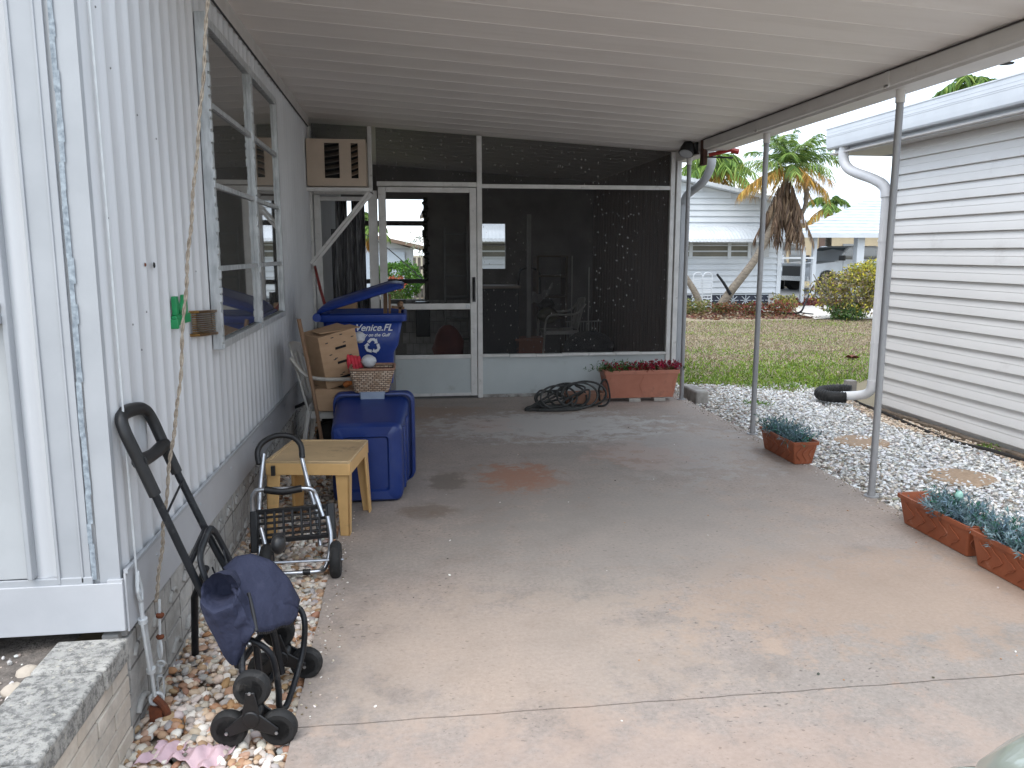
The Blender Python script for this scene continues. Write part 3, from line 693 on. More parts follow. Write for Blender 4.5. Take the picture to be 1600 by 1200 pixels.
fm('mullion', (-.80, .36, BY + .01, BY + .05, 1.875, 1.945), (-.80, .36, BY + .01, BY + .05, 1.05, 1.115), (-.32, -.27, BY + .01, BY + .06, .82, 2.25), (.30, .36, BY - .02, BY + .02, .8, 2.28), mat=pm('dark_window_frame', (.07, .06, .055), None, 5, .7))
fm('window_casing', (1.13, 1.49, BY + .02, BY + .05, 1.595, 1.615), (1.66, 1.715, 11.0, 11.04, 0, 2.0), mat=pm('greyed_casing', (.30, .29, .28), None, 6, .7))
m = MB()
for i in range(12):
    for j in range(5): m.box(.02 + i * .1 - (j % 2) * .05, .113 + i * .1 - (j % 2) * .05, BY - .035, BY - .002, .02 + j * .16, .17 + j * .16)
m.build('block_knee_wall', pm('grey_block', (.33, .32, .31), (.26, .25, .245), 10, .9, .4, 60), pc)
# drooping torn blind strip at the opening's right edge
m = MB()
for i in range(26):
    z = 2.24 - i * .045; m.ell((.34 + random.uniform(-.035, .01), BY - .06, z), (.035, .02, .03), 7, 5, wob=.3)
m.build('vine', pm('dead_vine', (.02, .022, .012), None, 10, .9), pc)

# hanging weathered tarp behind the narrow bay
def tarp():
    m = MB()
    def fn(u, v):
        x = -.73 + .40 * u; z = .6 + 1.42 * v
        return (x, 8.62 + .035 * math.sin(u * 23 + 2 * math.sin(v * 3)) + .02 * math.sin(u * 61) * math.sin(v * 5), z)
    m.grid(fn, 60, 20); F = []
    for f in m.f:
        c = np.mean([m.v[i] for i in f], 0); u = (c[0] + .73) / .40; z = c[2]
        hole = (u < .14 and z > 1.72) or (.44 < u < .53 and z > 1.80) or (u > .86 and z > 1.2 + .3 * math.sin(z * 9))
        if not hole: F.append(f)
    m.f = F
    return m.build('plastic_tarp', pm('grimy_tarp', (.22, .22, .225), (.05, .05, .055), 9, .5, .3, 60, stretch=(6, 6, .35), lo=.4, hi=.6))
tag(tarp(), 'grimy grey plastic tarp hanging inside the porch behind the diagonal brace', 'tarp')

# ================================================================== NEIGHBOURING HOUSE ON THE RIGHT
nh = thing('neighbour_house', (6, 4, 0), 'pale beige house with horizontal siding and white eave on the right', 'house')
M_sid = pm('pale_vinyl_siding', (.80, .785, .765), (.76, .745, .725), 1.3, .45, .06, 40, dirt=(.46, .43, .40), dscale=1.5, dpos=(.6, .9))
NX, NYF = 4.67, 7.42
lap = .1375
m = MB(); z = .02; vs = []
prf = []
while z < 2.5:
    prf += [(NX + .004, z), (NX - .028, z + .002), (NX - .028, z + .010), (NX - .0155, z + lap * .50), (NX - .0170, z + lap * .55), (NX - .004, z + lap - .006), (NX + .004, z + lap - .003)]
    z += lap
for y in (NYF, -4.0):
    for (x, zz) in prf: m.v.append((x, y, zz))
k = len(prf); m.f += [(i, i + 1, k + i + 1, k + i) for i in range(k - 1)]
m.build('siding', M_sid, nh, angle=20)
MB().box(NX + .01, 9.5, -4, NYF, -.05, 2.6).build('house_body', M_sid, nh)
MB().box(NX - .03, NX + .06, NYF, NYF + .03, -.02, 2.5).box(NX - .032, NX - .006, NYF - .06, NYF, -.02, 2.5).build('corner_trim', M_trim, nh, bevel=.002)
MB().box(NX - .01, 9.5, NYF + .0, NYF + .012, 0, 2.5).build('end_siding', M_sid, nh)
MB().box(4.40, NX + .3, -4, 8.18, 2.49, 2.505).build('soffit', pm('soffit', (.50, .47, .45), None, 3, .5), nh)
ep = [(4.385, 2.752), (4.343, 2.752), (4.343, 2.742), (4.350, 2.738), (4.352, 2.66), (4.354, 2.655), (4.358, 2.60), (4.362, 2.56), (4.372, 2.545), (4.46, 2.545), (4.46, 2.485), (4.47, 2.485), (4.47, 2.74), (4.385, 2.74)]
MB().prism(ep, 'y', -4, 8.19).build('gutter', pm('white_gutter', (.64, .66, .69), (.58, .60, .63), 3, .35, .05, 50), nh, smooth=False)
for zz in (2.70, 2.672): MB().box(4.3497, 4.352, -4, 8.18, zz, zz + .0022).build('gutter_groove', pm('gutter_line_grey', (.50, .52, .55), None, 5, .5), nh)  # thin greyer lines of the gutter's embossed pattern
m = MB(); m.add([(4.39, -4, 2.765), (9, -4, 3.35), (9, 8.22, 3.35), (4.39, 8.22, 2.765), (4.39, -4, 2.75), (9, -4, 3.33), (9, 8.22, 3.33), (4.39, 8.22, 2.75)], [(0, 1, 2, 3), (4, 7, 6, 5), (0, 3, 7, 4), (3, 2, 6, 7)])
m.build('roof', M_wroof, nh)
MB().add([(4.47, 8.19, 2.49), (9, 8.19, 2.49), (9, 8.19, 3.33), (4.47, 8.19, 2.75)], [(0, 1, 2, 3)]).build('gable_board', M_trim, nh)
# downspout with elbow
dn = MB().tube([(4.43, 7.95, 2.56), (4.43, 7.95, 2.42), (4.46, 7.86, 2.31), (4.56, 7.60, 2.20), (4.615, 7.50, 2.12), (4.62, 7.475, 2.02)], .050, 16, smooth=5)
dn.tube([(4.62, 7.475, 2.05), (4.615, 7.475, .22)], .044, 8, sq=(1.0, .8, (1, 0, 0)))
dn.tube([(4.615, 7.475, .24), (4.61, 7.49, .13), (4.56, 7.56, .075), (4.40, 7.66, .05)], .046, 14, smooth=5)
for z in (2.045, 1.62, .62): dn.tube([(4.62, 7.475, z), (4.62, 7.475, z - .02)], .052, 8, sq=(1, .8, (1, 0, 0)))
dn.build('downspout', pm('white_downspout', (.66, .66, .67), (.56, .56, .57), 4, .35, .05, 50, dirt=(.35, .33, .31), dscale=12, dpos=(.65, .8)), nh)
dr = MB()
for i in range(15):
    t = i / 14; p = Vector((4.46 - .16 * math.sin(t * 3.0), 7.62 + .22 * t, .05 + .03 * math.sin(t * 6)))
dr.tube([(4.44, 7.63, .04), (4.30, 7.70, .04), (4.26, 7.82, .05), (4.36, 7.93, .06), (4.52, 7.92, .07), (4.62, 7.85, .07)], [.055 + .006 * (i % 2) for i in range(51)], 12, smooth=10)
tag(dr.build('drain_hose', M_rubber), 'black corrugated drain hose curled around the foot of the downspout', 'drain pipe')
tag(MB().box(4.70, 4.80, 8.05, 8.15, -.06, .14).build('concrete_block', pm('grey_small_block', (.30, .28, .26), None, 20, .9, .4, 60), bevel=.008), 'small grey block standing behind the downspout foot', 'block')

# ================================================================== PORCH CORNER: downspout, lamp, wooden block
dn = thing('porch_downspout', (2.97, 8.3, 0), 'white downspout with elbow at the right corner of the screened porch', 'downspout')
MB().tube([(3.06, 8.0, 2.44), (3.06, 8.02, 2.34), (3.02, 8.12, 2.20), (2.935, 8.32, 2.09), (2.915, 8.36, 2.0)], .042, 12, smooth=5).tube([(2.915, 8.37, 2.04), (2.91, 8.37, .22)], .045, 8, sq=(1, .8, (1, 0, 0))).build('pipe', M_trim, dn)
MB().box(2.862, 2.955, 8.365, 8.42, 1.13, 1.16).box(2.862, 2.955, 8.365, 8.42, .5, .53).build('strap', M_alu, dn)
tag(MB().box(2.96, 3.10, 7.92, 8.40, -.07, .085).build('kerb_stone', pm('weathered_kerb', (.38, .36, .33), (.24, .22, .20), 9, .95, .6, 40), bevel=.02), 'pale concrete kerb stone behind the farthest post', 'stone')
fl = thing('flood_lamp', (2.76, 7.75, 2.36), 'black outdoor floodlight under the roof at the farthest post', 'lamp')
a = MB().disc((2.70, 7.70, 2.47), (-.35, -.35, -.87), [(.01, -.07), (.05, -.055), (.065, 0), (.075, .05), (.07, .055), (.02, .05)], 18).build('lamp_head', M_black, fl)
MB().disc((2.70, 7.70, 2.47), (-.35, -.35, -.87), [(.064, .049), (.062, .0575), (.01, .06)], 18).build('lens', pm('lamp_glass', (.45, .46, .48), None, 5, .15), fl)
MB().tube([(2.71, 7.73, 2.47), (2.76, 7.76, 2.45), (2.80, 7.72, 2.47)], .013, 8).box(2.78, 2.81, 7.68, 7.8, 2.42, 2.54).build('arm', M_black, fl)
tag(MB().box(2.775, 2.815, 7.47, 7.56, 2.30, 2.555).box(2.77, 2.80, 7.50, 7.52, 2.33, 2.40).build('wood_block', pm('dark_brown_wood', (.085, .035, .022), (.05, .022, .016), 12, .75, .3, 60, stretch=(5, 5, .5)), bevel=.003), 'dark brown wooden block fixed at the end of the gutter beam', 'wood block')
rc = thing('clamp', (2.95, 7.3, 2.36), 'red and black clamp sticking out under the gutter beside the brown block', 'clamp')
MB().tube([(2.82, 7.45, 2.385), (3.02, 7.35, 2.43)], .018, 8).tube([(3.0, 7.36, 2.42), (3.06, 7.33, 2.405)], .026, 8).build('red_grip', M_redp, rc)
MB().tube([(2.80, 7.46, 2.37), (3.02, 7.36, 2.355)], .008, 6).build('jaw', M_black, rc)

# ================================================================== AIR CONDITIONER
ac = thing('air_conditioner', (-.6, 8.0, 2.08), 'beige window air conditioner jutting from the white wall on a bracket', 'air conditioner')
ax0, ax1, ay0, ay1, az0, az1 = -.862, -.325, 7.86, 8.26, 2.105, 2.525
m = MB(); # side face with two louvre openings
l1, l2 = (-.70, -.565), (-.46, -.395)
lz0, lz1 = 2.175, 2.49
m.box(ax0, l1[0], ay0, ay0 + .01, az0, az1); m.box(l1[1], l2[0], ay0, ay0 + .01, az0, az1); m.box(l2[1], ax1, ay0, ay0 + .01, az0, az1)
for (a, b) in (l1, l2): m.box(a, b, ay0, ay0 + .01, az0, lz0); m.box(a, b, ay0, ay0 + .01, lz1, az1)
m.box(ax0, ax1, ay0 + .01, ay1, az1 - .012, az1); m.box(ax0, ax1, ay0 + .01, ay1, az0, az0 + .012); m.box(ax1 - .012, ax1, ay0 + .01, ay1, az0 + .012, az1 - .012); m.box(ax0, ax1 - .012, ay1 - .01, ay1, az0 + .012, az1 - .012)
cs = m.build('case', M_beige, ac)
MB().box(ax0 + .01, ax1 - .013, ay0 + .05, ay0 + .06, az0 + .013, az1 - .013).build('coil', M_dark, ac)
for (a, b), tilt in ((l1, .0), (l2, .0)):
    m = MB()
    for i in range(6):
        z = lz0 + .03 + i * .055; m.add([(a, ay0 + .005, z - .012), (b, ay0 + .005, z + .012), (b, ay0 + .045, z + .045), (a, ay0 + .045, z + .02), (a, ay0 + .005, z - .006), (b, ay0 + .005, z + .018), (b, ay0 + .045, z + .051), (a, ay0 + .045, z + .026)], [(0, 1, 2, 3), (7, 6, 5, 4), (0, 4, 5, 1)])
    m.build('louvre', pm('dark_louvre', (.10, .085, .07), (.06, .05, .045), 10, .5) if a == l1[0] else pm('brown_louvre', (.24, .17, .12), (.15, .11, .08), 10, .5), ac, smooth=False)
MB().box(-.87, -.275, 7.84, 7.87, 2.055, 2.09).box(-.87, -.275, 8.24, 8.27, 2.055, 2.09).box(-.87, -.84, 7.87, 8.24, 2.06, 2.085).box(-.30, -.275, 7.87, 8.24, 2.06, 2.085).build('shelf', M_frame, ac, bevel=.002)
b_ = MB(); b_.bar((-.855, 7.83, 1.395), (-.305, 7.83, 2.05), .03, .026); b_.bar((-.825, 7.82, 1.385), (-.28, 7.82, 2.035), .008, .026)
b_.build('brace', M_frame, ac, bevel=.002)

# ================================================================== WALL FITTINGS
vt = thing('letter_rack', (-.83, 3.55, 1.15), 'brass ribbed letter rack on the white wall left of the window', 'letter rack')
m = MB(); m.bar((-.868, 3.50, 1.160), (-.868, 3.86, 1.135), .05, .012); m.bar((-.868, 3.50, 1.256), (-.868, 3.86, 1.236), .05, .010)
m.build('frame', M_copper, vt, bevel=.002)
m = MB()
for i in range(10): m.bar((-.862, 3.50, 1.170 + i * .009), (-.862, 3.86, 1.147 + i * .009), .018, .0042)
m.build('rib', M_copper, vt)
gc = MB(); gx = -.862
gc.box(gx - .01, gx + .012, 3.20, 3.40, 1.225, 1.262); gc.box(gx - .01, gx + .010, 3.215, 3.245, 1.262, 1.335); gc.box(gx - .01, gx + .010, 3.345, 3.375, 1.262, 1.335)
gc.bar((gx, 3.23, 1.33), (gx, 3.295, 1.27), .014, .018); gc.bar((gx, 3.36, 1.33), (gx, 3.295, 1.27), .014, .018); gc.box(gx - .008, gx + .02, 3.18, 3.20, 1.215, 1.25)
tag(gc.build('hook', M_green, bevel=.003), 'small green plastic hook on the ribbed white wall', 'hook')

# ================================================================== TIE-DOWN CABLES
tb = thing('turnbuckle_cable', (-.86, 2.6, 0), 'white painted cable and turnbuckle at the near corner of the mobile home', 'tie-down')
MB().tube([(-.853, 2.53, 2.70), (-.852, 2.545, 1.6), (-.850, 2.553, .50)], .0035, 6, smooth=4).build('cable', M_turn, tb)
m = MB().torus((-.848, 2.556, .455), (1, .15, 0), .020, .005, 18, 6); m.tube([(-.848, 2.556, .51), (-.846, 2.540, .47), (-.846, 2.547, .43), (-.845, 2.563, .41), (-.846, 2.575, .44), (-.848, 2.566, .485), (-.848, 2.556, .51)], .006, 6, smooth=4)
m.tube([(-.846, 2.562, .41), (-.846, 2.565, .34)], .007, 8); m.build('shackle', M_turn, tb)
m = MB(); m.tube([(-.846, 2.565, .35), (-.846, 2.568, .335)], .015, 10); m.tube([(-.846, 2.560, .34), (-.842, 2.585, .16)], .0065, 8, sq=(1, 1.4, (1, 0, 0))); m.tube([(-.846, 2.580, .34), (-.842, 2.605, .16)], .0065, 8, sq=(1, 1.4, (1, 0, 0)))
m.tube([(-.842, 2.593, .165), (-.842, 2.596, .15)], .015, 10); m.tube([(-.842, 2.595, .16), (-.84, 2.605, .06)], .006, 8)
m.build('turnbuckle', M_turn, tb)
MB().torus((-.838, 2.615, .045), (.3, -1, 0), .020, .006, 16, 6).build('ring', M_turn, tb)
MB().box(-.86, -.82, 2.60, 2.635, -.06, .02).tube([(-.84, 2.61, .05), (-.81, 2.60, .02), (-.80, 2.61, -.03)], .012, 8, smooth=4).build('anchor', M_rust, tb)
rp = thing('rope_tie', (-.8, 2.66, 0), 'weathered rope and cable rising from a ground anchor past the window', 'rope')
rp_pts = [(-.835, 2.665, .36), (-.818, 2.70, .50), (-.804, 2.73, .65), (-.780, 2.77, .855), (-.755, 2.81, 1.04), (-.734, 2.863, 1.317), (-.714, 2.91, 1.55), (-.694, 2.953, 1.766), (-.67, 3.005, 2.025), (-.645, 3.07, 2.353), (-.62, 3.14, 2.73)]
sp = smoothpts(rp_pts, 30)
m = MB()
for ph in (0, math.pi):
    m.tube([p + Vector((math.cos(i * .55 + ph), math.sin(i * .55 + ph), 0)) * .0035 + Vector((.002 * math.sin(i * .21), 0, 0)) for i, p in enumerate(sp)], .0035, 6)
m.build('rope', M_rope, rp)
m = MB(); m.tube([(-.82, 2.66, .37), (-.828, 2.66, .22)], .0045, 6)
m.tube([(-.828, 2.66, .235), (-.822, 2.652, .20), (-.830, 2.66, .165), (-.838, 2.668, .20), (-.828, 2.66, .235)], .005, 6, smooth=4); m.torus((-.830, 2.66, .145), (0, 1, .3), .012, .004, 14, 6)
m.tube([(-.830, 2.66, .14), (-.834, 2.66, .115)], .005, 6); m.box(-.846, -.824, 2.655, 2.665, .03, .034); m.box(-.846, -.824, 2.655, 2.665, .10, .104); m.box(-.846, -.843, 2.655, 2.665, .03, .104); m.box(-.827, -.824, 2.655, 2.665, .03, .104)
m.tube([(-.835, 2.66, .03), (-.838, 2.66, .0)], .006, 6); m.build('chain', M_turn, rp)
m = MB(); m.ell((-.822, 2.66, .315), (.014, .012, .010), wob=.1); m.ell((-.827, 2.66, .24), (.014, .012, .009), wob=.1); m.box(-.848, -.832, 2.65, 2.67, -.05, .01)
m.build('cable_clip', M_rust, rp)

# ================================================================== BRICK PLANTER WALL (near left)
bp = thing('brick_planter', (-.96, 2.0, 0), 'low cream brick planter wall with blackened stone cap at the near left corner', 'planter wall')
def make_brick():
    m, n, p = newmat('cream_brick'); a = ramp(n, noise(n, 6, 6, rough=.7), [(.35, (.52, .45, .37)), (.65, (.66, .60, .52))])
    a = mix(n, ramp(n, noise(n, 3.5, 6, rough=.7), [(.52, 0), (.72, .75)]), a, (.36, .33, .29))
    n.links.new(a, p.inputs['Base Color']); p.inputs['Roughness'].default_value = .9
    bump(n, p, noise(n, 55, 7, rough=.75), .55, .008); return m
M_brick = make_brick()
m = MB(); z = -.07; row = 0
def jit(a): return random.uniform(-a, a)
while z < .25:
    h = .0565; y = 2.475 - (row % 2) * .13
    m.box(-1.05, -.871 + jit(.002), y + .004 if row % 2 else y, 2.478, z, z + h - .006) if row % 2 else None
    while y > .6:
        L = .262; m.box(-1.05, -.871 + jit(.0025), y - L + .005, y - .002, z + jit(.001), z + h - .006 + jit(.001)); y -= L
    z += h; row += 1
m.build('brickwork', M_brick, bp, bevel=.003)
MB().box(-1.045, -.877, .6, 2.474, -.08, .268).build('mortar', pm('mortar', (.30, .27, .23), (.22, .20, .17), 30, .95, .4, 80), bp)
def make_cap():
    m, n, p = newmat('weathered_cap_stone'); a = ramp(n, noise(n, 5, 8, rough=.7), [(.35, (.30, .295, .28)), (.6, (.52, .50, .46))])
    a = mix(n, ramp(n, noise(n, 42, 6, rough=.8), [(.42, .8), (.54, 0)]), a, (.12, .12, .115))
    a = mix(n, ramp(n, noise(n, 60, 4, rough=.7), [(.60, 0), (.68, .8)]), a, (.56, .52, .42))
    n.links.new(a, p.inputs['Base Color']); p.inputs['Roughness'].default_value = .95
    bb = bump(n, p, noise(n, 70, 8, rough=.8), .9, .01); bump(n, p, noise(n, 12, 4), .5, .02, bb); return m
M_cap = make_cap(); y = 2.462
for L in (.20, .42, .40, .42):
    def fn(u, v, y=y, L=L):
        ang = v * 2 * math.pi
        return None
    m = MB(); nx_, ny_, nz_ = 6, 14, 3
    m.box(-1.062 + jit(.004), -.858 + jit(.004), y - L + .006, y, .268, .337 + jit(.002)); 
    o = m.build('cap_stone', M_cap, bp, bevel=.008); y -= L
    bpy.context.view_layer.objects.active = o
soil = MB().grid(lambda u, v: (-3.6 + 2.56 * u, .3 + 2.9 * v, .285 + .012 * math.sin(u * 31 + v * 11) + .010 * math.sin(v * 23 - u * 9)), 60, 40).build('planter_soil', pm('planter_soil', (.17, .145, .125), (.09, .078, .068), 30, .95, .9, 70, dirt=(.30, .28, .25), dscale=40, dpos=(.62, .72), bd=.01)); struct(soil)
MB()
n = 700
ob = stones('soil_pebbles', np.stack([rng.uniform(-1.6, -1.06, n), rng.uniform(1.4, 2.48, n), np.full(n, .29) + rng.uniform(-.006, .008, n)], 1), rng.uniform(.003, .009, n)[:, None] * rng.uniform([.8, .7, .5], [1.3, 1.1, .8], (n, 3)), pick(n, [(.30, .26, .22), (.18, .16, .14), (.55, .53, .50), (.40, .34, .28)], .15), M_stone)
tag(ob, 'grey soil crumbs and small stones behind the brick planter wall', 'gravel', kind='stuff')
for (x, y, lb) in ((-1.105, 2.36, 'cream fieldstone in the soil, the one nearer the white wall'), (-1.10, 2.26, 'cream fieldstone in the soil beside the blackened cap, the one nearer the camera')):
    tag(MB().ell((x, y, .295), (.034, .03, .02), 12, 8, wob=.06).build('fieldstone', pm('cream_stone', (.50, .44, .36), (.40, .34, .28), 14, .85, .3, 60)), lb, 'stone', 'fieldstones in the planter')
# pink cloth on the pebbles
m = MB()
def cl(u, v):
    x = -.83 + .24 * u + .05 * v; y = 2.32 + .13 * v + .03 * math.sin(u * 5)
    return (x, y, -.005 + .012 * math.sin(u * 14 + v * 5) * math.sin(v * 7 + u * 3) + .008 * math.sin(u * 31))
m.grid(cl, 26, 14)
F = []
for f in m.f:
    c = np.mean([m.v[i] for i in f], 0); u = (c[0] + .83) / .24; v = (c[1] - 2.32) / .13
    if v < .35 + .15 * math.sin(u * 11) or (.2 < u < .55 and v < .95) or (u > .6 and v < .6): F.append(f)
m.f = F
tag(m.build('cloth', pm('faded_pink_cloth', (.56, .40, .43), (.48, .34, .38), 12, .9, .3, 200), solid=.002), 'crumpled faded pink cloth lying on the pebbles', 'cloth')

# ================================================================== STAIR-CLIMBER TROLLEY
st = thing('shopping_trolley', (-.5, 2.6, 0), 'black stair-climbing shopping trolley with navy bag leaning on the white wall', 'shopping trolley')
m = MB()
nA, nB = Vector((-.838, 2.53, .95)), Vector((-.66, 2.56, .43)); nC = Vector((-.56, 2.56, .17))
fA, fB = Vector((-.838, 2.80, .93)), Vector((-.66, 2.80, .47)); fC = Vector((-.52, 2.80, .17))
up = (nA - nB).normalized()
m.tube([nA - up * .16, nB, nC], .0125, 10, smooth=4); m.tube([fA - up * .14, fB, fC], .0125, 10, smooth=4)
m.tube([nB + up * .1, nB + up * .1 + (fB - nB)], .011, 8); m.tube([nA.lerp(nB, .50), fA.lerp(fB, .43)], .004, 6)
m.tube([nC, fC], .011, 8); m.tube([nB.lerp(nC, .4), fB.lerp(fC, .4)], .010, 8)
m.build('frame', M_btube, st)
# grip: flattened loop with a cross bar
g = MB(); q = Vector((.0, 0, 0))
gp = [nA - up * .20, nA - up * .08, nA + up * .02, nA + up * .062 + Vector((0, .03, 0)), (nA + fA) / 2 + up * .072, fA + up * .062 - Vector((0, .03, 0)), fA + up * .02, fA - up * .08, fA - up * .18]
g.tube(gp, .021, 12, smooth=6, sq=(1.05, .85, (0, 1, 0)))
ca, cb_ = nA - up * .085, fA - up * .075
g.tube([ca, ca.lerp(cb_, .5) - up * .006, cb_], [.024, .020, .024], 12, smooth=5)
g.build('grip', M_black, st)
# inner telescopic loop
lp = MB(); a0, b0 = nB - up * .10, fB - up * .12; off = Vector((.025, 0, .012))
lp.tube([a0 + off, a0 + up * .10 + off, a0 + up * .19 + off + Vector((0, .03, 0)), (a0 + b0) / 2 + up * .215 + off, b0 + up * .21 + off - Vector((0, .03, 0)), b0 + up * .10 + off, b0 - up * .02 + off], .011, 10, smooth=5, sq=(1.3, .8, (0, 1, 0)))
wq = b0 + up * .14 + Vector((.03, -.02, 0)); lp.tube([wq, wq + Vector((.02, -.03, -.07)), wq + Vector((.01, -.14, -.06)), wq + Vector((0, -.16, .0))], .003, 6)
lp.build('inner_loop', M_btube, st)
MB().tube([(-.74, 2.95, .36), (-.805, 3.02, .22), (-.825, 3.05, -.03)], .0135, 10).build('prop_leg', M_btube, st)
# wheel clusters
def wheelset(C, sc=1.0, rot=0):
    ax_ = Vector((.10, .99, .02)).normalized() if True else None
    C = Vector(C); ux = Vector((.995, -.10, 0)); uz = Vector((0, 0, 1)); Rr = .088 * sc
    hub = MB(); ws = []
    for k in range(3):
        a = R(90 + 120 * k + rot); d = ux * math.cos(a) + uz * math.sin(a); c = C + d * Rr; ws.append(c)
        side = ux * -math.sin(a) + uz * math.cos(a)
        for s_ in (-1, 1):
            o_ = ax_ * (.024 * s_)
            p = [C + o_ + side * .030, C + o_ - side * .030, c + o_ - side * .014, c + o_ + side * .014]
            q2 = [v + ax_ * .006 * s_ for v in p]
            hub.add(p + q2, [(0, 1, 2, 3), (7, 6, 5, 4), (0, 4, 5, 1), (1, 5, 6, 2), (2, 6, 7, 3), (3, 7, 4, 0)])
    hub.disc(C, ax_, [(.01, -.036), (.026, -.034), (.028, -.02), (.028, .03), (.01, .03)], 18)
    h = hub.build('spider_hub', M_black, st, bevel=.003)
    for c in ws:
        t = MB().disc(c, ax_, [(.036, -.019), (.050, -.019), (.0565, -.012), (.058, 0), (.0565, .012), (.050, .019), (.036, .019), (.036, -.019)], 30).build('wheel', M_rubber, st)
        rm = MB().disc(c, ax_, [(.004, -.014), (.016, -.016), (.018, -.008), (.0365, -.008), (.0365, .008), (.004, .010)], 20)
        for q3 in range(5):
            a = 2 * math.pi * q3 / 5; dd = ux * math.cos(a) + uz * math.sin(a); rm.bar(c + dd * .012 - ax_ * .010, c + dd * .037 - ax_ * .010, .007, .007, up=tuple(ax_))
        rm.build('rim', M_black, t)
        MB().disc(c - ax_ * .031, -ax_, [(.0055, 0), (.0055, .004), (.002, .005)], 6).build('nut', M_steel, t)
    return ws
wheelset((-.49, 2.41, .085)); wheelset((-.455, 2.79, .085), rot=8)
MB().tube([(-.49, 2.41, .085), (-.455, 2.79, .085)], .008, 10).tube([(-.49, 2.44, .085), (-.53, 2.47, .2), (-.54, 2.56, .30)], .011, 8).tube([(-.455, 2.76, .085), (-.49, 2.77, .2), (-.52, 2.80, .30)], .011, 8).tube([(-.49, 2.55, .06), (-.50, 2.56, .24)], .012, 8).tube([(-.44, 2.66, .08), (-.47, 2.68, .26)], .012, 8).build('axle', M_btube, st)
# folded toe loop
MB().tube([(-.52, 2.54, .27), (-.48, 2.535, .25), (-.445, 2.53, .205), (-.432, 2.53, .10), (-.432, 2.53, .035), (-.415, 2.56, .018), (-.395, 2.66, .06), (-.375, 2.72, .13), (-.368, 2.74, .22), (-.385, 2.76, .265), (-.42, 2.77, .27)], .0105, 10, smooth=5).build('toe_loop', M_btube, st)
MB().disc((-.515, 2.525, .262), (.1, -1, 0), [(.008, 0), (.008, .006), (.002, .008)], 6).disc((-.42, 2.73, .272), (.1, -1, 0), [(.008, 0), (.008, .006), (.002, .008)], 6).build('bolt', M_steel, st)
# bag: a closed draped volume, folded over the frame
bg = MB()
top = [(-0.61, 2.66, 0.467), (-0.571, 2.68, 0.5), (-0.527, 2.69, 0.501), (-0.46, 2.69, 0.472), (-0.409, 2.68, 0.415), (-0.376, 2.68, 0.333)]
bot = [(-0.536, 2.5, 0.435), (-0.506, 2.47, 0.376), (-0.479, 2.47, 0.33), (-0.435, 2.52, 0.314), (-0.403, 2.57, 0.303), (-0.378, 2.62, 0.305)]
def bagtop(u, v):
    n_ = len(top) - 1; t = u * n_; i = min(int(t), n_ - 1); f = t - i
    a = Vector(top[i]).lerp(Vector(top[i + 1]), f); b = Vector(bot[i]).lerp(Vector(bot[i + 1]), f)
    p = a.lerp(b, v); p.z += .012 * math.sin(math.pi * v) + .004 * math.sin(u * 19 + v * 7) * v; p.y -= .012 * math.sin(math.pi * v)
    p += Vector((0, -.006, -.004)) * (math.sin(u * 9 + v * 12) * .35 + .5 * math.sin(u * 3.1 - v * 6)); p.z -= .010 * max(0, 1 - abs(v - .62) / .06)
    return p
bg.grid(bagtop, 36, 16)
f1 = bg.build('bag', M_navy, st, solid=.012, angle=70)
# rolled mouth and hanging tail
RG = [((-.584, 2.66, .435), .030, .030, .75), ((-.586, 2.56, .452), .046, .048, .75), ((-.588, 2.492, .462), .052, .054, .8), ((-.588, 2.482, .459), .058, .060, .8), ((-.586, 2.492, .448), .063, .064, .72), ((-.578, 2.515, .405), .066, .066, .45), ((-.565, 2.520, .350), .067, .055, .15), ((-.556, 2.510, .295), .050, .042, .0), ((-.560, 2.500, .245), .030, .028, .0), ((-.556, 2.495, .215), .014, .016, .0)]
tl = MB(); na = 48
for k_, (c, rx, rv, tz) in enumerate(RG):
    vd = Vector((0, 1 - tz * .62, tz)).normalized()
    for i in range(na):
        a = 2 * math.pi * i / na; w_ = 1 + (.05 * math.sin(3 * a + k_ * .5) + .055 * math.sin(7 * a + k_ * .35) + .03 * math.sin(13 * a)) * (1 if k_ > 3 else .5)
        tl.v.append(tuple(Vector(c) + Vector((rx * math.cos(a) * w_, 0, 0)) + vd * (rv * math.sin(a) * w_)))
for k_ in range(len(RG) - 1):
    for i in range(na): tl.f.append((k_ * na + i, k_ * na + (i + 1) % na, (k_ + 1) * na + (i + 1) % na, (k_ + 1) * na + i))
tl.f.append(tuple(range(na))); tl.f.append(tuple((len(RG) - 1) * na + i for i in range(na))[::-1])
tl.build('bag_mouth', M_navy, st, angle=75, sub=1)
fl_ = MB()
def flap(u, v):
    a = Vector((-.535, 2.475, .452)).lerp(Vector((-.483, 2.462, .335)), u); b = Vector((-.585, 2.49, .36)).lerp(Vector((-.520, 2.485, .275)), u)
    p = a.lerp(b, v); p.y -= .008 * math.sin(math.pi * v) + .004 * math.sin(u * 14 + v * 3); return p
fl_.grid(flap, 20, 18); fl_.build('side_flap', M_navy, st, solid=.006, angle=70)
MB().tube([bagtop(.40, 1.0) + Vector((0, -.004, .002)), bagtop(.36, .80) + Vector((0, -.004, .007)), bagtop(.31, .60) + Vector((0, -.002, .008))], .0065, 8, smooth=3).build('strap', M_black, st)
MB().tube([bagtop(u, 1.0) for u in np.linspace(0, 1, 30)], .0055, 6).tube([bagtop(1.0, v) for v in np.linspace(0, 1, 14)], .0055, 6).build('piping', M_navy, st)
sm = MB()
sm.tube([bagtop(u, .62) + Vector((0, -.002, .0075)) for u in np.linspace(.31, .98, 20)], .0012, 5)
for i in range(24): p = bagtop(.42 + .56 * i / 23, 1.0); sm.box(p.x - .003, p.x + .003, p.y - .006, p.y + .006, p.z - .009, p.z + .002)
sm.build('zip', M_black, st)
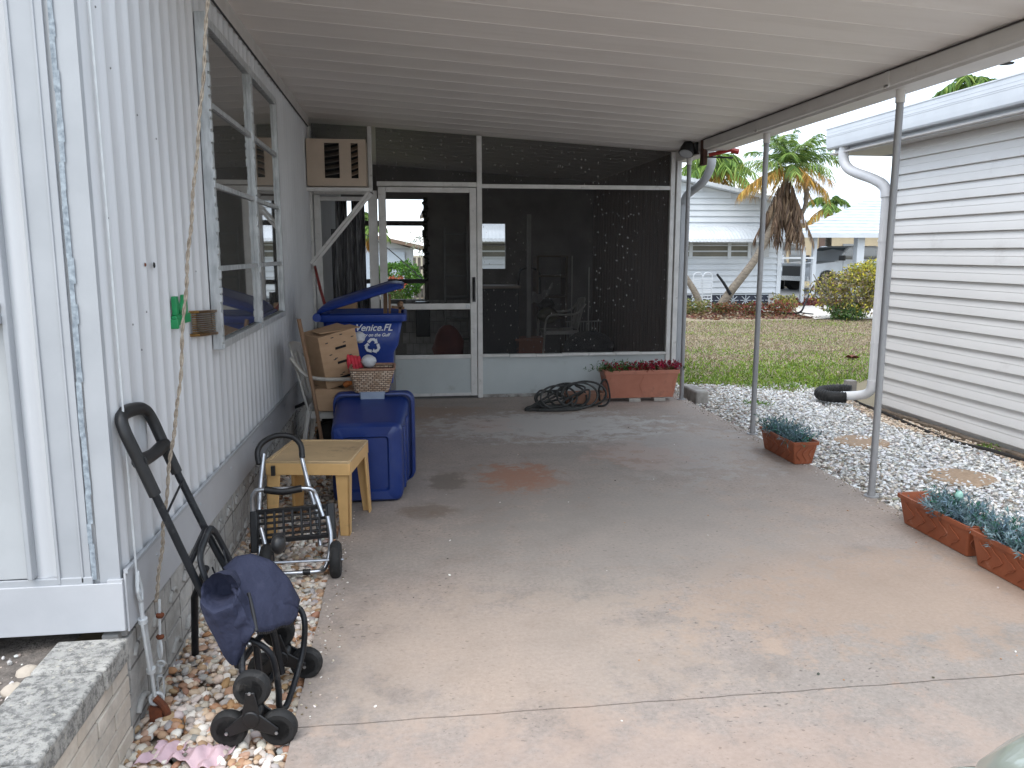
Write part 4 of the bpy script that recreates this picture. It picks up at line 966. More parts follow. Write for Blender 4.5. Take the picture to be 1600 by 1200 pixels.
MB().box(-.475, -.435, 2.80, 2.84, .46, .52).ell((-.455, 2.80, .49), (.026, .03, .034), 12, 8).build('buckle', M_black, st)

# ================================================================== FOLDING HAND CART
fc = thing('hand_cart', (-.55, 3.8, 0), 'folding hand cart of grey tube with black crate-grid plate on the pebbles', 'hand cart')
bl, br = -.715, -.40
def pt(x, t, dy=0): return (x, 3.78 + .40 * t + dy, .03 + .52 * t)      # main plane leans back
M_ = MB()
hb = [(-.745, 4.13, .42), (-.745, 4.02, .30), (-.735, 3.93, .16), (-.72, 3.85, .05)]
M_.tube([(-.715, 4.10, .50), (-.725, 4.02, .36), (-.725, 3.93, .20), (-.715, 3.85, .06)], .0105, 10, smooth=4)
M_.tube([(-.535, 4.10, .50), (-.50, 4.03, .38), (-.455, 3.95, .24), (-.43, 3.87, .09)], .0105, 10, smooth=4)
M_.build('handle_tube', M_steel, fc)
MB().tube([(-.735, 4.07, .455), (-.745, 4.10, .51), (-.72, 4.12, .555), (-.655, 4.13, .585), (-.58, 4.13, .578), (-.535, 4.11, .54), (-.525, 4.08, .48)], .0145, 12, smooth=5).build('handle_grip', M_black, fc)
MB().tube([(-.745, 3.90, .25), (-.745, 3.90, .33), (-.73, 3.90, .362), (-.70, 3.90, .372), (-.50, 3.90, .372), (-.46, 3.90, .362), (-.445, 3.90, .33), (-.41, 3.86, .24)], .011, 10, smooth=5).build('front_hoop', M_steel, fc)
MB().tube([(-.685, 3.90, .372), (-.60, 3.893, .362), (-.51, 3.90, .372)], .0175, 10, smooth=4).build('hoop_grip', M_black, fc)
# grid plate
pl = MB(); P0, PX, PZ = Vector((-.725, 3.86, .125)), Vector((.34, .0, .02)), Vector((-.005, .04, .135))
def gp_(a, b): return P0 + PX * a + PZ * b
for i in range(9): pl.bar(gp_(i / 8, 0), gp_(i / 8, 1), .010 if 0 < i < 8 else .024, .02, up=(0, 1, 0))
for j in range(6): pl.bar(gp_(0, j / 5), gp_(1, j / 5), .020, .009 if 0 < j < 5 else .022)
pl.build('grid_plate', M_black, fc, bevel=.002)
MB().bar(gp_(-.03, 1.05), gp_(-.03, -.35), .035, .04, up=(0, 1, 0)).build('side_arm', M_black, fc, bevel=.006); MB().bar(gp_(1.04, 1.1), gp_(1.05, -.15), .035, .05, up=(0, 1, 0)).build('side_arm', M_black, fc, bevel=.006)
MB().tube([(-.70, 3.84, .20), (-.675, 3.79, .13), (-.665, 3.76, .05), (-.64, 3.735, .014), (-.60, 3.73, .012), (-.44, 3.735, .012), (-.40, 3.76, .02), (-.378, 3.80, .09), (-.375, 3.83, .16), (-.39, 3.86, .24)], .011, 10, smooth=5).build('base_hoop', M_steel, fc)
MB().tube([(-.50, 3.734, .012), (-.465, 3.734, .012)], .014, 10).build('base_sleeve', M_black, fc)
for (x, lb) in ((-.345, 0), (-.66, 1)):
    c = (x, 3.72 if lb == 0 else 3.72, .072)
    t = MB().disc(c, (1, 0, 0), [(.05, -.024), (.074, -.024), (.086, -.014), (.090, 0), (.086, .014), (.074, .024), (.05, .024)], 32).build('wheel', M_rubber, fc)
    MB().disc(c, (1, 0, 0), [(.01, -.027), (.045, -.022), (.052, -.022), (.052, .022), (.01, .027)], 24).build('rim', M_black, t)
MB().tube([(-.72, 3.72, .072), (-.31, 3.72, .072)], .007, 8).build('axle', M_steel, fc)

# ================================================================== TAN RESIN TABLE
tt = thing('side_table', (-.5, 4.45, 0), 'small tan resin table beside the blue tote', 'table')
TC = [(-.735, 4.24), (-.30, 4.17), (-.225, 4.66), (-.655, 4.72)]
cx, cy = -.48, 4.45
def inset(p, k): return (cx + (p[0] - cx) * k, cy + (p[1] - cy) * k)
m = MB(); q = TC
m.add([(p[0], p[1], .425) for p in q] + [(p[0], p[1], .413) for p in q], [(0, 1, 2, 3), (7, 6, 5, 4)] + [(i, 4 + i, 4 + (i + 1) % 4, (i + 1) % 4) for i in range(4)])
# raised rim
for i in range(4):
    a, b = Vector((*inset(q[i], .965), .424)), Vector((*inset(q[(i + 1) % 4], .965), .424)); m.bar(a, b, .022, .012)
m.build('table_top', pm('tan_resin_top', (.56, .40, .22), (.48, .34, .19), 7, .5, .1, 60, dirt=(.20, .14, .09), dscale=6, dpos=(.55, .72)), tt, bevel=.003)
m = MB()
for i in range(4):
    a, b = Vector((*inset(q[i], .985), .385)), Vector((*inset(q[(i + 1) % 4], .985), .385)); m.bar(a, b, .010, .062)
m.build('apron', M_table, tt, bevel=.002)
foot = [(-.745, 4.245), (-.315, 4.245), (-.215, 4.68), (-.665, 4.75)]
for i in range(4):
    T = Vector((*inset(q[i], .98), .41)); Fp = Vector((foot[i][0], foot[i][1], 0)); c = Vector((cx, cy, 0))
    e1 = (Vector((*q[(i + 1) % 4], 0)) - Vector((*q[i], 0))).normalized(); e2 = (Vector((*q[i - 1], 0)) - Vector((*q[i], 0))).normalized()
    m = MB()
    for e in (e1, e2):
        o2 = e2 if e is e1 else e1
        A = [T, T + e * .075, Fp + e * .050, Fp]; th = o2 * .010
        m.add([*A, *[v + th for v in A]], [(0, 1, 2, 3), (7, 6, 5, 4), (0, 4, 5, 1), (1, 5, 6, 2), (2, 6, 7, 3), (3, 7, 4, 0)])
    m.build('leg', M_table, tt, bevel=.002)
MB().box(-.70, -.68, 4.19, 4.21, .36, .41).build('clip', M_black, tt)

# ================================================================== BLUE TOTE LYING ON ITS SIDE
to = thing('storage_tote', (-.2, 5.1, 0), 'dark blue lidded tote lying on its side, base towards the camera', 'tote')
def rrect(x0, x1, z0, z1, y, r, tw=(0, 0)):
    o = []
    for (cx_, cz_, a0) in ((x1 - r, z1 - r, 0), (x0 + r, z1 - r, 90), (x0 + r, z0 + r, 180), (x1 - r, z0 + r, 270)):
        for k_ in range(6):
            a = R(a0 + k_ * 18); o.append((cx_ + r * math.cos(a), y + tw[0] * ((cx_ + r * math.cos(a))), cz_ + r * math.sin(a)))
    return o
def loft(m, rings, cap0=True, cap1=True):
    n_ = len(rings[0]); b = len(m.v)
    for r_ in rings: m.v += [tuple(v) for v in r_]
    for i in range(len(rings) - 1):
        for k_ in range(n_): m.f.append((b + i * n_ + k_, b + i * n_ + (k_ + 1) % n_, b + (i + 1) * n_ + (k_ + 1) % n_, b + (i + 1) * n_ + k_))
    if cap0: m.f.append(tuple(b + k_ for k_ in range(n_))[::-1])
    if cap1: m.f.append(tuple(b + (len(rings) - 1) * n_ + k_ for k_ in range(n_)))
    return m
m = MB()
rings = [rrect(-.375, -.12, .08, .40, 4.835, .02), rrect(-.385, -.11, .07, .41, 4.818, .025), rrect(-.43, -.055, .022, .468, 4.815, .035), rrect(-.448, -.034, .006, .482, 4.835, .045), rrect(-.452, -.028, .004, .488, 4.90, .05), rrect(-.455, .018, .004, .565, 5.30, .055)]
loft(m, rings, True, False)
# vertical ribs on the side, panel on the base
body = m.build('body', M_blue2, to, angle=50)
m = MB()
for (a, b) in ((4.95, 5.02), (5.10, 5.17)):
    za = .49 + (a - 4.9) * .19; xa = -.026 + (a - 4.9) * .112; m.box(xa - .012, xa + .010, a, b, .05, za - .06)
m.build('rib', M_blue2, to, bevel=.008)
m = MB(); loft(m, [rrect(-.462, .03, .002, .578, 5.29, .055), rrect(-.470, .045, .002, .590, 5.30, .06), rrect(-.470, .045, .002, .590, 5.325, .06)], False, False); m.build('rim', M_blue2, to, solid=.006)
m = MB(); loft(m, [rrect(-.472, .050, .001, .594, 5.328, .06), rrect(-.474, .055, .001, .598, 5.345, .06), rrect(-.474, .052, .001, .596, 5.37, .06), rrect(-.44, .02, .03, .56, 5.385, .05)]); m.build('lid', M_blue2, to, angle=50)
MB().box(-.30, -.135, 5.27, 5.36, .585, .606).box(-.295, -.14, 5.262, 5.275, .555, .606).build('latch', pm('grey_latch', (.22, .27, .36), (.17, .21, .29), 8, .45), to, bevel=.006)

# ================================================================== RECYCLING CART
rcy = thing('recycling_cart', (-.3, 6.5, 0), 'blue wheeled recycling cart with its lid propped half open', 'recycling cart')
def rr2(x0, x1, y0, y1, z, r=.05):
    o = []
    for (cx_, cy_, a0) in ((x1 - r, y1 - r, 0), (x0 + r, y1 - r, 90), (x0 + r, y0 + r, 180), (x1 - r, y0 + r, 270)):
        for k_ in range(6):
            a = R(a0 + k_ * 18); o.append((cx_ + r * math.cos(a), cy_ + r * math.sin(a), z))
    return o
m = MB(); loft(m, [rr2(-.56, -.16, 6.30, 6.66, 0.03), rr2(-.565, -.145, 6.28, 6.68, .10), rr2(-.575, -.125, 6.25, 6.70, .46), rr2(-.578, -.122, 6.245, 6.70, .50), rr2(-.585, -.10, 6.24, 6.72, .505), rr2(-.59, -.09, 6.23, 6.73, .74), rr2(-.60, -.055, 6.215, 6.75, .80), rr2(-.605, -.02, 6.20, 6.77, .99)], True, False)
m.build('body', M_blue, rcy, solid=.006, angle=40)
m = MB(); loft(m, [rr2(-.635, .012, 6.17, 6.80, .985), rr2(-.64, .016, 6.165, 6.805, .99), rr2(-.64, .018, 6.165, 6.805, 1.035), rr2(-.615, -.005, 6.19, 6.78, 1.045), rr2(-.605, -.015, 6.20, 6.77, .985)], False, False); m.build('rim', M_blue, rcy, angle=50)
m = MB(); m.tube([(-.645, 6.16, 1.02), (-.645, 6.81, 1.02)], .032, 12); m.build('hinge', M_blue, rcy)
MB().box(-.60, -.15, 6.235, 6.25, .47, .49).build('lower_rib', M_blue, rcy, bevel=.004)
m = MB(); H0 = Vector((-.64, 6.48, 1.06)); ang = R(17); dv = Vector((math.cos(ang), 0, math.sin(ang))); nv_ = Vector((-math.sin(ang), 0, math.cos(ang)))
def lidring(o_, x0, x1, hy):
    return [tuple(H0 + dv * p[0] + Vector((0, p[1] - 6.48, 0)) + nv_ * (o_ + .045 * math.sin(math.pi * min(max(p[0] / .66, 0), 1)))) for p in rr2(x0, x1, 6.48 - hy, 6.48 + hy, 0, .05)]
loft(m, [lidring(-.022, .0, .66, .325), lidring(.0, -.01, .67, .332), lidring(.014, .0, .655, .32), lidring(.026, .05, .60, .27)])
m.build('lid', M_blue, rcy, angle=50)
text('Venice,FL', .072, M_white, 'lettering', rcy, (-.235, 6.199, .915), (R(90), 0, 0), shear=.35, bold=.0012)
text('City on the Gulf', .034, M_white, 'lettering', rcy, (-.23, 6.202, .872), (R(90), 0, 0), shear=.35, bold=.0006)
# recycling arrows
m = MB(); C0 = np.array([-.245, .80]); yq = 6.204
for k_ in range(3):
    a0 = R(90 + 120 * k_); 
    def pp(r, a): return (C0[0] + r * math.cos(a), yq, C0[1] + r * math.sin(a))
    # bent band: from the middle of one side round a corner to the arrow head
    A1, A2 = a0 + R(52), a0 - R(28)
    o_ = [pp(.052, a0 + R(50)), pp(.060, a0 + R(14)), pp(.060, a0 - R(14)), pp(.056, a0 - R(34)), pp(.034, a0 - R(40)), pp(.042, a0 - R(6)), pp(.038, a0 + R(10)), pp(.030, a0 + R(48))]
    m.add(o_ + [(v[0], v[1] + .002, v[2]) for v in o_], [(0, 1, 6, 7), (1, 2, 5, 6), (2, 3, 4, 5)])
    h_ = [pp(.066, a0 - R(30)), pp(.044, a0 - R(66)), pp(.022, a0 - R(36))]; m.add([(v[0], v[1] - .0005, v[2]) for v in h_], [(0, 1, 2)])
m.build('recycling_symbol', M_white, rcy, smooth=False)
m = MB(); m.bar((-.15, 6.45, .8), (-.145, 6.44, 1.20), .03, .02); m.bar((-.12, 6.42, .8), (-.11, 6.4, 1.18), .018, .02); 
tag(m.build('garden_stakes', M_wood), 'brown wooden slats standing in the open recycling cart under its lid', 'wood slats')
m = MB(); m.bar((-.06, 6.4, .8), (-.03, 6.4, 1.10), .02, .02); m.bar((-.10, 6.4, 1.08), (.0, 6.4, 1.07), .02, .02); m.ell((-.03, 6.4, 1.10), .025, wob=.2)
tag(m.build('branch', M_wood), 'short brown branch poking out of the right end of the recycling cart', 'branch')
for (x, y) in ((-.60, 6.32), (-.60, 6.68)):
    MB().disc((x, y, .10), (0, 1, 0), [(.02, -.02), (.09, -.02), (.10, -.01), (.10, .01), (.09, .02), (.02, .02)], 24).build('wheel', M_rubber, rcy)

# ================================================================== RESIN ARMCHAIR (two: one here, one inside the porch)
def armchair(name, loc, label):
    r_ = thing(name, (0, 0, 0), label, 'chair', 'white resin armchairs')
    m = MB(); m.grid(lambda u, v: (-.20 + .43 * u, -.22 + .44 * v, .42 + .012 * math.cos(u * 3) - .02 * (1 - (2 * v - 1) ** 2)), 12, 10); m.build('seat', M_resin, r_, solid=.012)
    m = MB()
    def bk_(u, v): return (-.21 - .10 * v - .035 * math.sin(math.pi * u), -.23 + .46 * u, .43 + .42 * v + .03 * math.sin(math.pi * u) * v)
    m.grid(bk_, 14, 12); m.f = [f for i, f in enumerate(m.f) if not ((i // 12) % 3 == 1 and 2 <= i % 12 <= 9)]
    m.build('backrest', M_resin, r_, solid=.012)
    for s in (-1, 1):
        m = MB().tube([(-.31, .25 * s, .80), (-.22, .27 * s, .69), (-.10, .29 * s, .66), (.14, .29 * s, .655), (.22, .285 * s, .62), (.25, .28 * s, .50), (.265, .27 * s, .25), (.285, .26 * s, 0)], .024, 10, smooth=5, sq=(1.25, .55, (0, 1, 0)))
        m.build('armrest', M_resin, r_)
        MB().tube([(-.21, .22 * s, .44), (-.25, .25 * s, .2), (-.29, .26 * s, 0)], .022, 8, smooth=4, sq=(1.2, .8, (0, 1, 0))).build('leg', M_resin, r_)
    MB().box(-.2, .23, -.225, -.215, .38, .43).box(-.2, .23, .215, .225, .38, .43).box(.22, .232, -.22, .22, .375, .43).build('apron', M_resin, r_, bevel=.004)
    r_.location = loc; return r_
ch = armchair('resin_armchair', (-.44, 5.72, .01), 'white resin armchair piled with boxes against the wall, beside the recycling cart')
ch2 = dup(ch, (2.15, 11.2, 0), math.pi, 'white resin armchair standing inside the dark porch behind the screen')
# boxes on the chair
cb2 = thing('cardboard_box', (-.47, 5.66, .62), 'tilted cardboard produce box with hand holes, topmost of the boxes on the armchair', 'box')
Mx = Matrix.Translation((-.47, 5.62, .63)) @ Euler((R(4), R(-11), R(33))).to_matrix().to_4x4()
m = MB().box(-.14, .14, -.12, .12, 0, .36, Mx); body = m.build('carton', M_card, cb2, bevel=.004)
for zz in (.25, .15, .045): MB().box(-.03, .05, -.1225, -.119, zz, zz + .016, Mx).build('hand_hole', M_dark, cb2)
m = MB()
for (a, b, c, d) in ((-.085, .085, .315, .325), (-.085, .085, .035, .045), (-.09, -.08, .035, .325), (.08, .09, .035, .325)): m.box(.1402, .1415, a, b, c, d, Mx)
for i in range(16): m.box(.1402, .1412, -.06 + random.uniform(0, .03), random.uniform(.0, .06), .06 + i * .016, .066 + i * .016, Mx)
for i in range(12): x_ = random.uniform(-.12, .10); z_ = random.uniform(.02, .34); m.box(x_, x_ + .02, -.1215, -.1202, z_, z_ + .006, Mx)
m.build('printing', M_ink, cb2)
m = MB().box(-.15, .15, -.10, .03, .362, .368, Mx @ Euler((0, R(6), 0)).to_matrix().to_4x4()); m.build('flap', M_card, cb2)
Mx2 = Matrix.Translation((-.46, 5.62, .445)) @ Euler((R(0), R(3), R(8))).to_matrix().to_4x4()
tag(MB().box(-.17, .18, -.16, .16, 0, .15, Mx2).build('cardboard_box', M_card, bevel=.004), 'flat cardboard box lying on the armchair seat under the tilted box', 'box')
m = MB()
Mr = Matrix.Translation((-.335, 5.52, .74)) @ Euler((R(-4), R(-14), 0)).to_matrix().to_4x4()
for i in range(4): 
    pts_ = [Mr @ Vector((-.03 + i * .022, .0, -.09 + .0)), Mr @ Vector((-.034 + i * .022, -.01, .0)), Mr @ Vector((-.03 + i * .022, .0, .09 - i * .01))]
    m.tube(pts_, [.012, .019, .012], 8, smooth=4)
tag(m.build('net_bag', pm('bright_red_net', (.62, .035, .06), (.42, .02, .035), 40, .7, .4, 200)), 'bright red net bag stuffed between the tilted box and the basket', 'net bag')  # red net bag built from a row of padded tubes
m = MB().ell((-.245, 5.50, .775), (.05, .05, .045), 14, 10, wob=.05); tag(m.build('plastic_bag', pm('white_film', (.60, .61, .62), (.45, .46, .48), 30, .35, .4, 40)), 'crumpled white plastic bag in the wicker basket', 'bag')
m = MB().ell((-.315, 5.68, .92), (.045, .04, .04), 14, 10, wob=.08); tag(m.build('paper_ball', pm('pale_paper', (.55, .57, .60), (.40, .42, .46), 30, .8, .4, 40)), 'crumpled pale paper ball against the lettering of the blue cart', 'paper')
def make_wick():
    m, n, p = newmat('wicker'); t = n.nodes.new('ShaderNodeTexCoord'); mpn = n.nodes.new('ShaderNodeMapping'); mpn.inputs['Rotation'].default_value = (R(90), 0, 0)
    n.links.new(t.outputs['Object'], mpn.inputs[0])
    b = n.nodes.new('ShaderNodeTexBrick'); n.links.new(mpn.outputs[0], b.inputs['Vector']); b.inputs['Scale'].default_value = 1
    b.inputs['Brick Width'].default_value = .028; b.inputs['Row Height'].default_value = .013; b.inputs['Mortar Size'].default_value = .0022
    b.inputs['Color1'].default_value = (.52, .42, .32, 1); b.inputs['Color2'].default_value = (.30, .20, .13, 1); b.inputs['Mortar'].default_value = (.06, .03, .02, 1)
    n.links.new(b.outputs['Color'], p.inputs['Base Color']); p.inputs['Roughness'].default_value = .8; bump(n, p, b.outputs['Fac'], -.8, .006); return m
M_wick = make_wick()
bk2 = thing('wicker_basket', (-.2, 5.38, .6), 'brown and cream wicker basket resting on the blue tote by the armchair', 'basket')
m = MB(); rg = [[(x, y, z) for (x, y, z) in rr2(-.33 - k_ * .01, -.115 + k_ * .014, 5.28 - k_ * .008, 5.50 + k_ * .008, .603 + k_ * .05, .03)] for k_ in range(4)]
loft(m, rg, True, False); m.build('weave', M_wick, bk2, solid=.008)
m = MB(); e = rg[-1]
m.tube([Vector(p) for p in e], .008, 8, closed=True); m.build('rim', pm('basket_rim', (.35, .20, .13), (.22, .12, .08), 50, .8, .5, 120), bk2)
m = MB().box(-.31, -.11, 5.30, 5.48, .60, .735); m.build('contents', pm('dark_red_contents', (.16, .03, .02), (.05, .02, .015), 40, .9, .5, 60), bk2)
# tools leaning on the wall
def rod(name, pts_, r_, mat, label, cat): return tag(MB().tube(pts_, r_, 8, smooth=3).build(name, mat), label, cat)
rod('wooden_stick', [(-.685, 5.44, 1.07), (-.60, 5.40, .55), (-.53, 5.37, .01)], [.014, .011], M_wood, 'brown wooden stick standing up against the near side of the armchair', 'stick')
ax = thing('long_tool', (-.5, 5.9, .3), 'black shafted tool with orange end wedged behind the tote', 'tool')
MB().tube([(-.865, 6.42, .30), (-.40, 5.46, .625)], .0125, 10).build('shaft', M_black, ax)
MB().tube([(-.40, 5.46, .625), (-.365, 5.42, .65)], .02, 10).build('orange_end', pm('orange_plastic', (.55, .18, .05), None, 6, .5), ax)
rod('red_pole', [(-.84, 8.05, 1.36), (-.72, 7.3, 1.16), (-.60, 6.7, .96)], .013, M_redp, 'red pole leaning behind the blue recycling cart', 'pole')
tag(MB().box(-.66, -.46, 8.0, 8.2, .80, 1.02).build('cardboard_box', M_card, bevel=.004), 'small cardboard box behind the recycling cart lid', 'box')
tag(MB().box(-.78, -.1, 7.75, 8.25, 0, .80).build('cabinet', pm('grey_cabinet', (.25, .25, .25), (.18, .18, .18), 5, .6, .2, 40), bevel=.005), 'low grey cabinet hidden behind the blue recycling cart', 'cabinet')

# ================================================================== PLANTERS
def trough(x0, x1, y0, y1, h, mat, label, name='planter', group=None, z=0, taper=.03):
    t = thing(name, ((x0 + x1) / 2, (y0 + y1) / 2, z), label, 'planter', group)
    m = MB(); T = taper
    R_ = [rr2(x0 + T, x1 - T, y0 + T, y1 - T, z + .004, .012), rr2(x0 + T * .55, x1 - T * .55, y0 + T * .55, y1 - T * .55, z + h * .5, .014), rr2(x0 + .006, x1 - .006, y0 + .006, y1 - .006, z + h * .86, .016), rr2(x0 - .004, x1 + .004, y0 - .004, y1 + .004, z + h * .87, .018), rr2(x0 - .006, x1 + .006, y0 - .006, y1 + .006, z + h, .018), rr2(x0 + .006, x1 - .006, y0 + .006, y1 - .006, z + h, .014), rr2(x0 + .008 + T * .6, x1 - .008 - T * .6, y0 + .008 + T * .6, y1 - .008 - T * .6, z + h * .6, .012)]
    loft(m, R_, True, False); m.build('pot', mat, t, angle=35)
    MB().box(x0 + .009 + T * .6, x1 - .009 - T * .6, y0 + .009 + T * .6, y1 - .009 - T * .6, z + h * .6, z + h * .64).build('soil', pm('potting_soil', (.06, .045, .035), (.03, .022, .018), 40, .95, .8, 100), t)
    # raised moulding: a sunk wave panel along each long side and end
    m = MB(); n_ = int((y1 - y0) / .10)
    for s_, xx in ((-1, x0 + T * .5), (1, x1 - T * .5)):
        for i in range(n_):
            yy = y0 + T + .03 + (y1 - y0 - 2 * T - .06) * (i + .5) / n_
            m.tube([(xx + s_ * .002 + s_ * T * (k_ - .5) * .75 * .8 * (1 if True else 0), yy + .035 * math.cos(math.pi * k_ * 2), z + h * (.15 + .62 * k_)) for k_ in np.linspace(0, 1, 7)], .0028, 5)
    for s_, yy in ((-1, y0 + T * .5), (1, y1 - T * .5)):
        for xx in np.linspace(x0 + .05, x1 - .05, 3): m.tube([(xx + .018 * math.cos(math.pi * k_ * 2), yy + s_ * .002 + s_ * T * (k_ - .5) * .6, z + h * (.15 + .62 * k_)) for k_ in np.linspace(0, 1, 7)], .0028, 5)
    m.build('moulding', mat, t)
    return t
def sprigs(name, parent, pts_, n, h, cols, lab=None):
    """bushy sprigs: stems fanning out of the soil, each with many narrow leaves"""
    B, D, L, W, Cc = [], [], [], [], []
    for i in range(n):
        c = pts_[rng.integers(0, len(pts_))]; b = np.array(c[:3]) + np.array([rng.normal(0, c[3]), rng.normal(0, c[4]), 0])
        d = np.array([rng.normal(0, .45), rng.normal(0, .45), 1.0]); d /= np.linalg.norm(d); hh = h * rng.uniform(.5, 1.1)
        tone = np.array(cols[rng.integers(0, len(cols))]) * rng.uniform(.6, 1.35)
        for k_ in range(16):
            t = rng.uniform(.1, 1); bend = np.array([d[0], d[1], 0]) * t * t * hh * .5
            B.append(b + d * hh * t + bend); q = d * .8 + rng.normal(0, .55, 3); D.append(q); L.append(rng.uniform(.018, .042)); W.append(rng.uniform(.004, .008)); Cc.append(np.clip(tone * rng.uniform(.75, 1.3), .005, .8))
    o = blades(name, np.array(B), np.array(D), np.array(L), np.array(W), np.array(Cc), M_green_leaf, parent, droop=.15); return o
SIL = [(.10, .19, .19), (.17, .26, .28), (.05, .17, .11), (.13, .20, .25), (.22, .31, .34)]
tA = trough(2.71, 2.905, 5.30, 5.86, .17, M_terra, 'terracotta trough with blue-green sprigs beside the middle post', 'planter', 'terracotta troughs along the slab edge')
sprigs('foliage', tA, [(2.80, 5.42, .12, .035, .05), (2.80, 5.60, .12, .035, .08), (2.80, 5.76, .12, .03, .05)], 230, .145, SIL)
tB = trough(2.72, 2.915, 3.50, 4.08, .17, M_terra, 'terracotta trough with sprigs in its near half, behind the cut-off one', 'planter', 'terracotta troughs along the slab edge')
sprigs('foliage', tB, [(2.82, 3.60, .12, .035, .04), (2.82, 3.72, .12, .035, .05), (2.82, 3.80, .12, .02, .03)], 230, .145, SIL)
m = MB().ell((2.84, 3.74, .25), (.022, .022, .026), 10, 8, wob=.08); m.build('flower_head', pm('mint_plastic', (.35, .60, .52), (.22, .45, .38), 30, .4), tB)
tC = trough(2.70, 2.90, 2.86, 3.46, .175, M_terra, 'nearest terracotta trough, cut off by the right edge of the photo', 'planter', 'terracotta troughs along the slab edge')
sprigs('foliage', tC, [(2.80, 3.36, .12, .04, .05), (2.80, 3.18, .12, .035, .08), (2.80, 3.0, .12, .035, .06)], 270, .155, SIL)
tR = trough(1.975, 2.755, 7.86, 8.12, .29, M_pink, 'large salmon trough of red flowers under the porch screen', 'planter', z=.035, taper=.045)
fs = []
pts_ = [(x, rng.uniform(7.92, 8.06), .30, .06, .04) for x in np.linspace(2.0, 2.72, 12)]
sprigs('foliage', tR, pts_[:6], 60, .11, [(.05, .14, .03), (.03, .09, .025), (.10, .2, .06)]); sprigs('foliage', tR, pts_, 60, .08, [(.05, .12, .03), (.14, .03, .02)])
nf = 150; fx_ = np.concatenate([rng.uniform(2.0, 2.2, 25), rng.normal(2.33, .05, 25), rng.uniform(2.4, 2.78, 100)]); fc_ = np.stack([fx_, rng.uniform(7.84, 8.1, nf), .335 + rng.uniform(0, .05, nf) + .025 * (rng.uniform(0, 1, nf) > .9)], 1)
k_ = 9; ctr = np.repeat(fc_, k_, 0) + rng.normal(0, .006, (nf * k_, 3)); dd = rng.normal(0, 1, (nf * k_, 3)); dd[:, 2] = np.abs(dd[:, 2]) * .6; dd[:, 1] -= .3
blades('flowers', ctr, dd, rng.uniform(.012, .022, nf * k_), rng.uniform(.010, .016, nf * k_), pick(nf * k_, [(.33, .012, .03), (.42, .02, .05), (.20, .008, .02), (.26, .02, .06)], .2), M_green_leaf, tR)
for (x, lb) in ((2.24, 'left'), (2.50, 'right')):
    tag(MB().box(x, x + .12, 7.88, 8.0, 0, .034).build('support_block', pm('pale_block', (.45, .42, .38), (.35, .32, .29), 20, .9, .3, 60), bevel=.004), 'small pale block under the salmon trough, the %s one' % lb, 'block', 'blocks under the salmon trough')
tS = trough(1.56, 1.95, 7.74, 7.90, .125, pm('brown_terracotta', (.33, .17, .11), (.26, .13, .085), 7, .6, .1, 80, dirt=(.16, .09, .06), dscale=10), 'small empty terracotta trough behind the black hose coils', 'planter', taper=.02)
# hose coils
hs = MB()
def coil(c, r, tilt, az, n_=26, ph=0, el=1.0):
    Mq = Matrix.Rotation(az, 3, 'Z') @ Matrix.Rotation(tilt, 3, 'X'); o = []
    for i in range(n_ + 1):
        a = ph + 2 * math.pi * i / n_; v = Mq @ Vector((r * math.cos(a), r * el * math.sin(a), 0)); o.append(Vector(c) + v + Vector((.012 * i / n_, -.01 * i / n_, 0)))
    return o
path = []
spec = [((1.34, 7.62, .02), .20, 0, 0, .55), ((1.42, 7.66, .11), .17, R(52), R(-12), .6), ((1.46, 7.62, .13), .19, R(62), R(10), .75), ((1.50, 7.60, .025), .24, R(3), R(8), .4), ((1.56, 7.66, .14), .20, R(70), R(-20), .72), ((1.66, 7.64, .145), .19, R(76), R(5), .78), ((1.60, 7.68, .13), .17, R(60), R(25), .8), ((1.40, 7.56, .02), .26, R(0), R(-5), .35), ((1.74, 7.70, .15), .20, R(82), R(-10), .72), ((1.38, 7.68, .10), .15, R(48), R(15), .8)]
for (c, r, t, az, el) in spec: path += [p for p in coil(c, r, t, az, 22, random.uniform(0, 6.28), el)]
for p in path: p.z = max(p.z * .85, .012)
hs.tube([p for p in smoothpts(path[::2], 4)], .0105, 8)
M_hose = pm('dusty_hose', (.035, .036, .034), (.02, .021, .02), 30, .6, .2, 100, dirt=(.12, .11, .10), dscale=14)
tag(hs.build('hose', M_hose), 'tangled black garden hose coiled on the slab below the porch screen', 'hose')
hs = MB().tube([(1.90, 7.74, .05), (1.88, 7.70, .17), (1.93, 7.72, .26), (1.98, 7.76, .22), (1.99, 7.70, .08), (1.94, 7.66, .02), (1.86, 7.64, .012)], .010, 8, smooth=6)
tag(hs.build('hose', M_rubber), 'short loop of black hose standing against the left end of the salmon trough', 'hose')

# ================================================================== INSIDE THE PORCH
ld = thing('step_ladder', (.75, 11.75, 0), 'grey step ladder leaning on the back wall inside the porch', 'ladder')
M_lad = pm('ladder_grey', (.16, .16, .155), (.12, .12, .12), 8, .5)
for x in (.58, .93): MB().bar((x, 11.70, 0), (x + (.02 if x < .7 else -.02), 11.93, 1.86), .03, .05).build('rail', M_lad, ld)
for i in range(6): MB().box(.59, .92, 11.68 + i * .037, 11.76 + i * .037, .25 + i * .30, .275 + i * .30).build('step', M_lad, ld)
tag(MB().box(1.50, 1.90, 10.95, 11.25, 0, .34).box(1.49, 1.91, 10.94, 11.26, .30, .33).build('storage_box', pm('orange_brown_box', (.30, .10, .05), (.24, .08, .04), 5, .6), bevel=.006), 'orange brown box on the porch floor in front of the armchair', 'box')
tb2 = thing('workbench', (1.25, 11.2, 0), 'dark workbench with pale edge under the porch window', 'table')
MB().box(.98, 1.56, 10.9, 11.5, 1.02, 1.05).build('top', pm('bench_top', (.30, .24, .2), None, 6, .7), tb2)
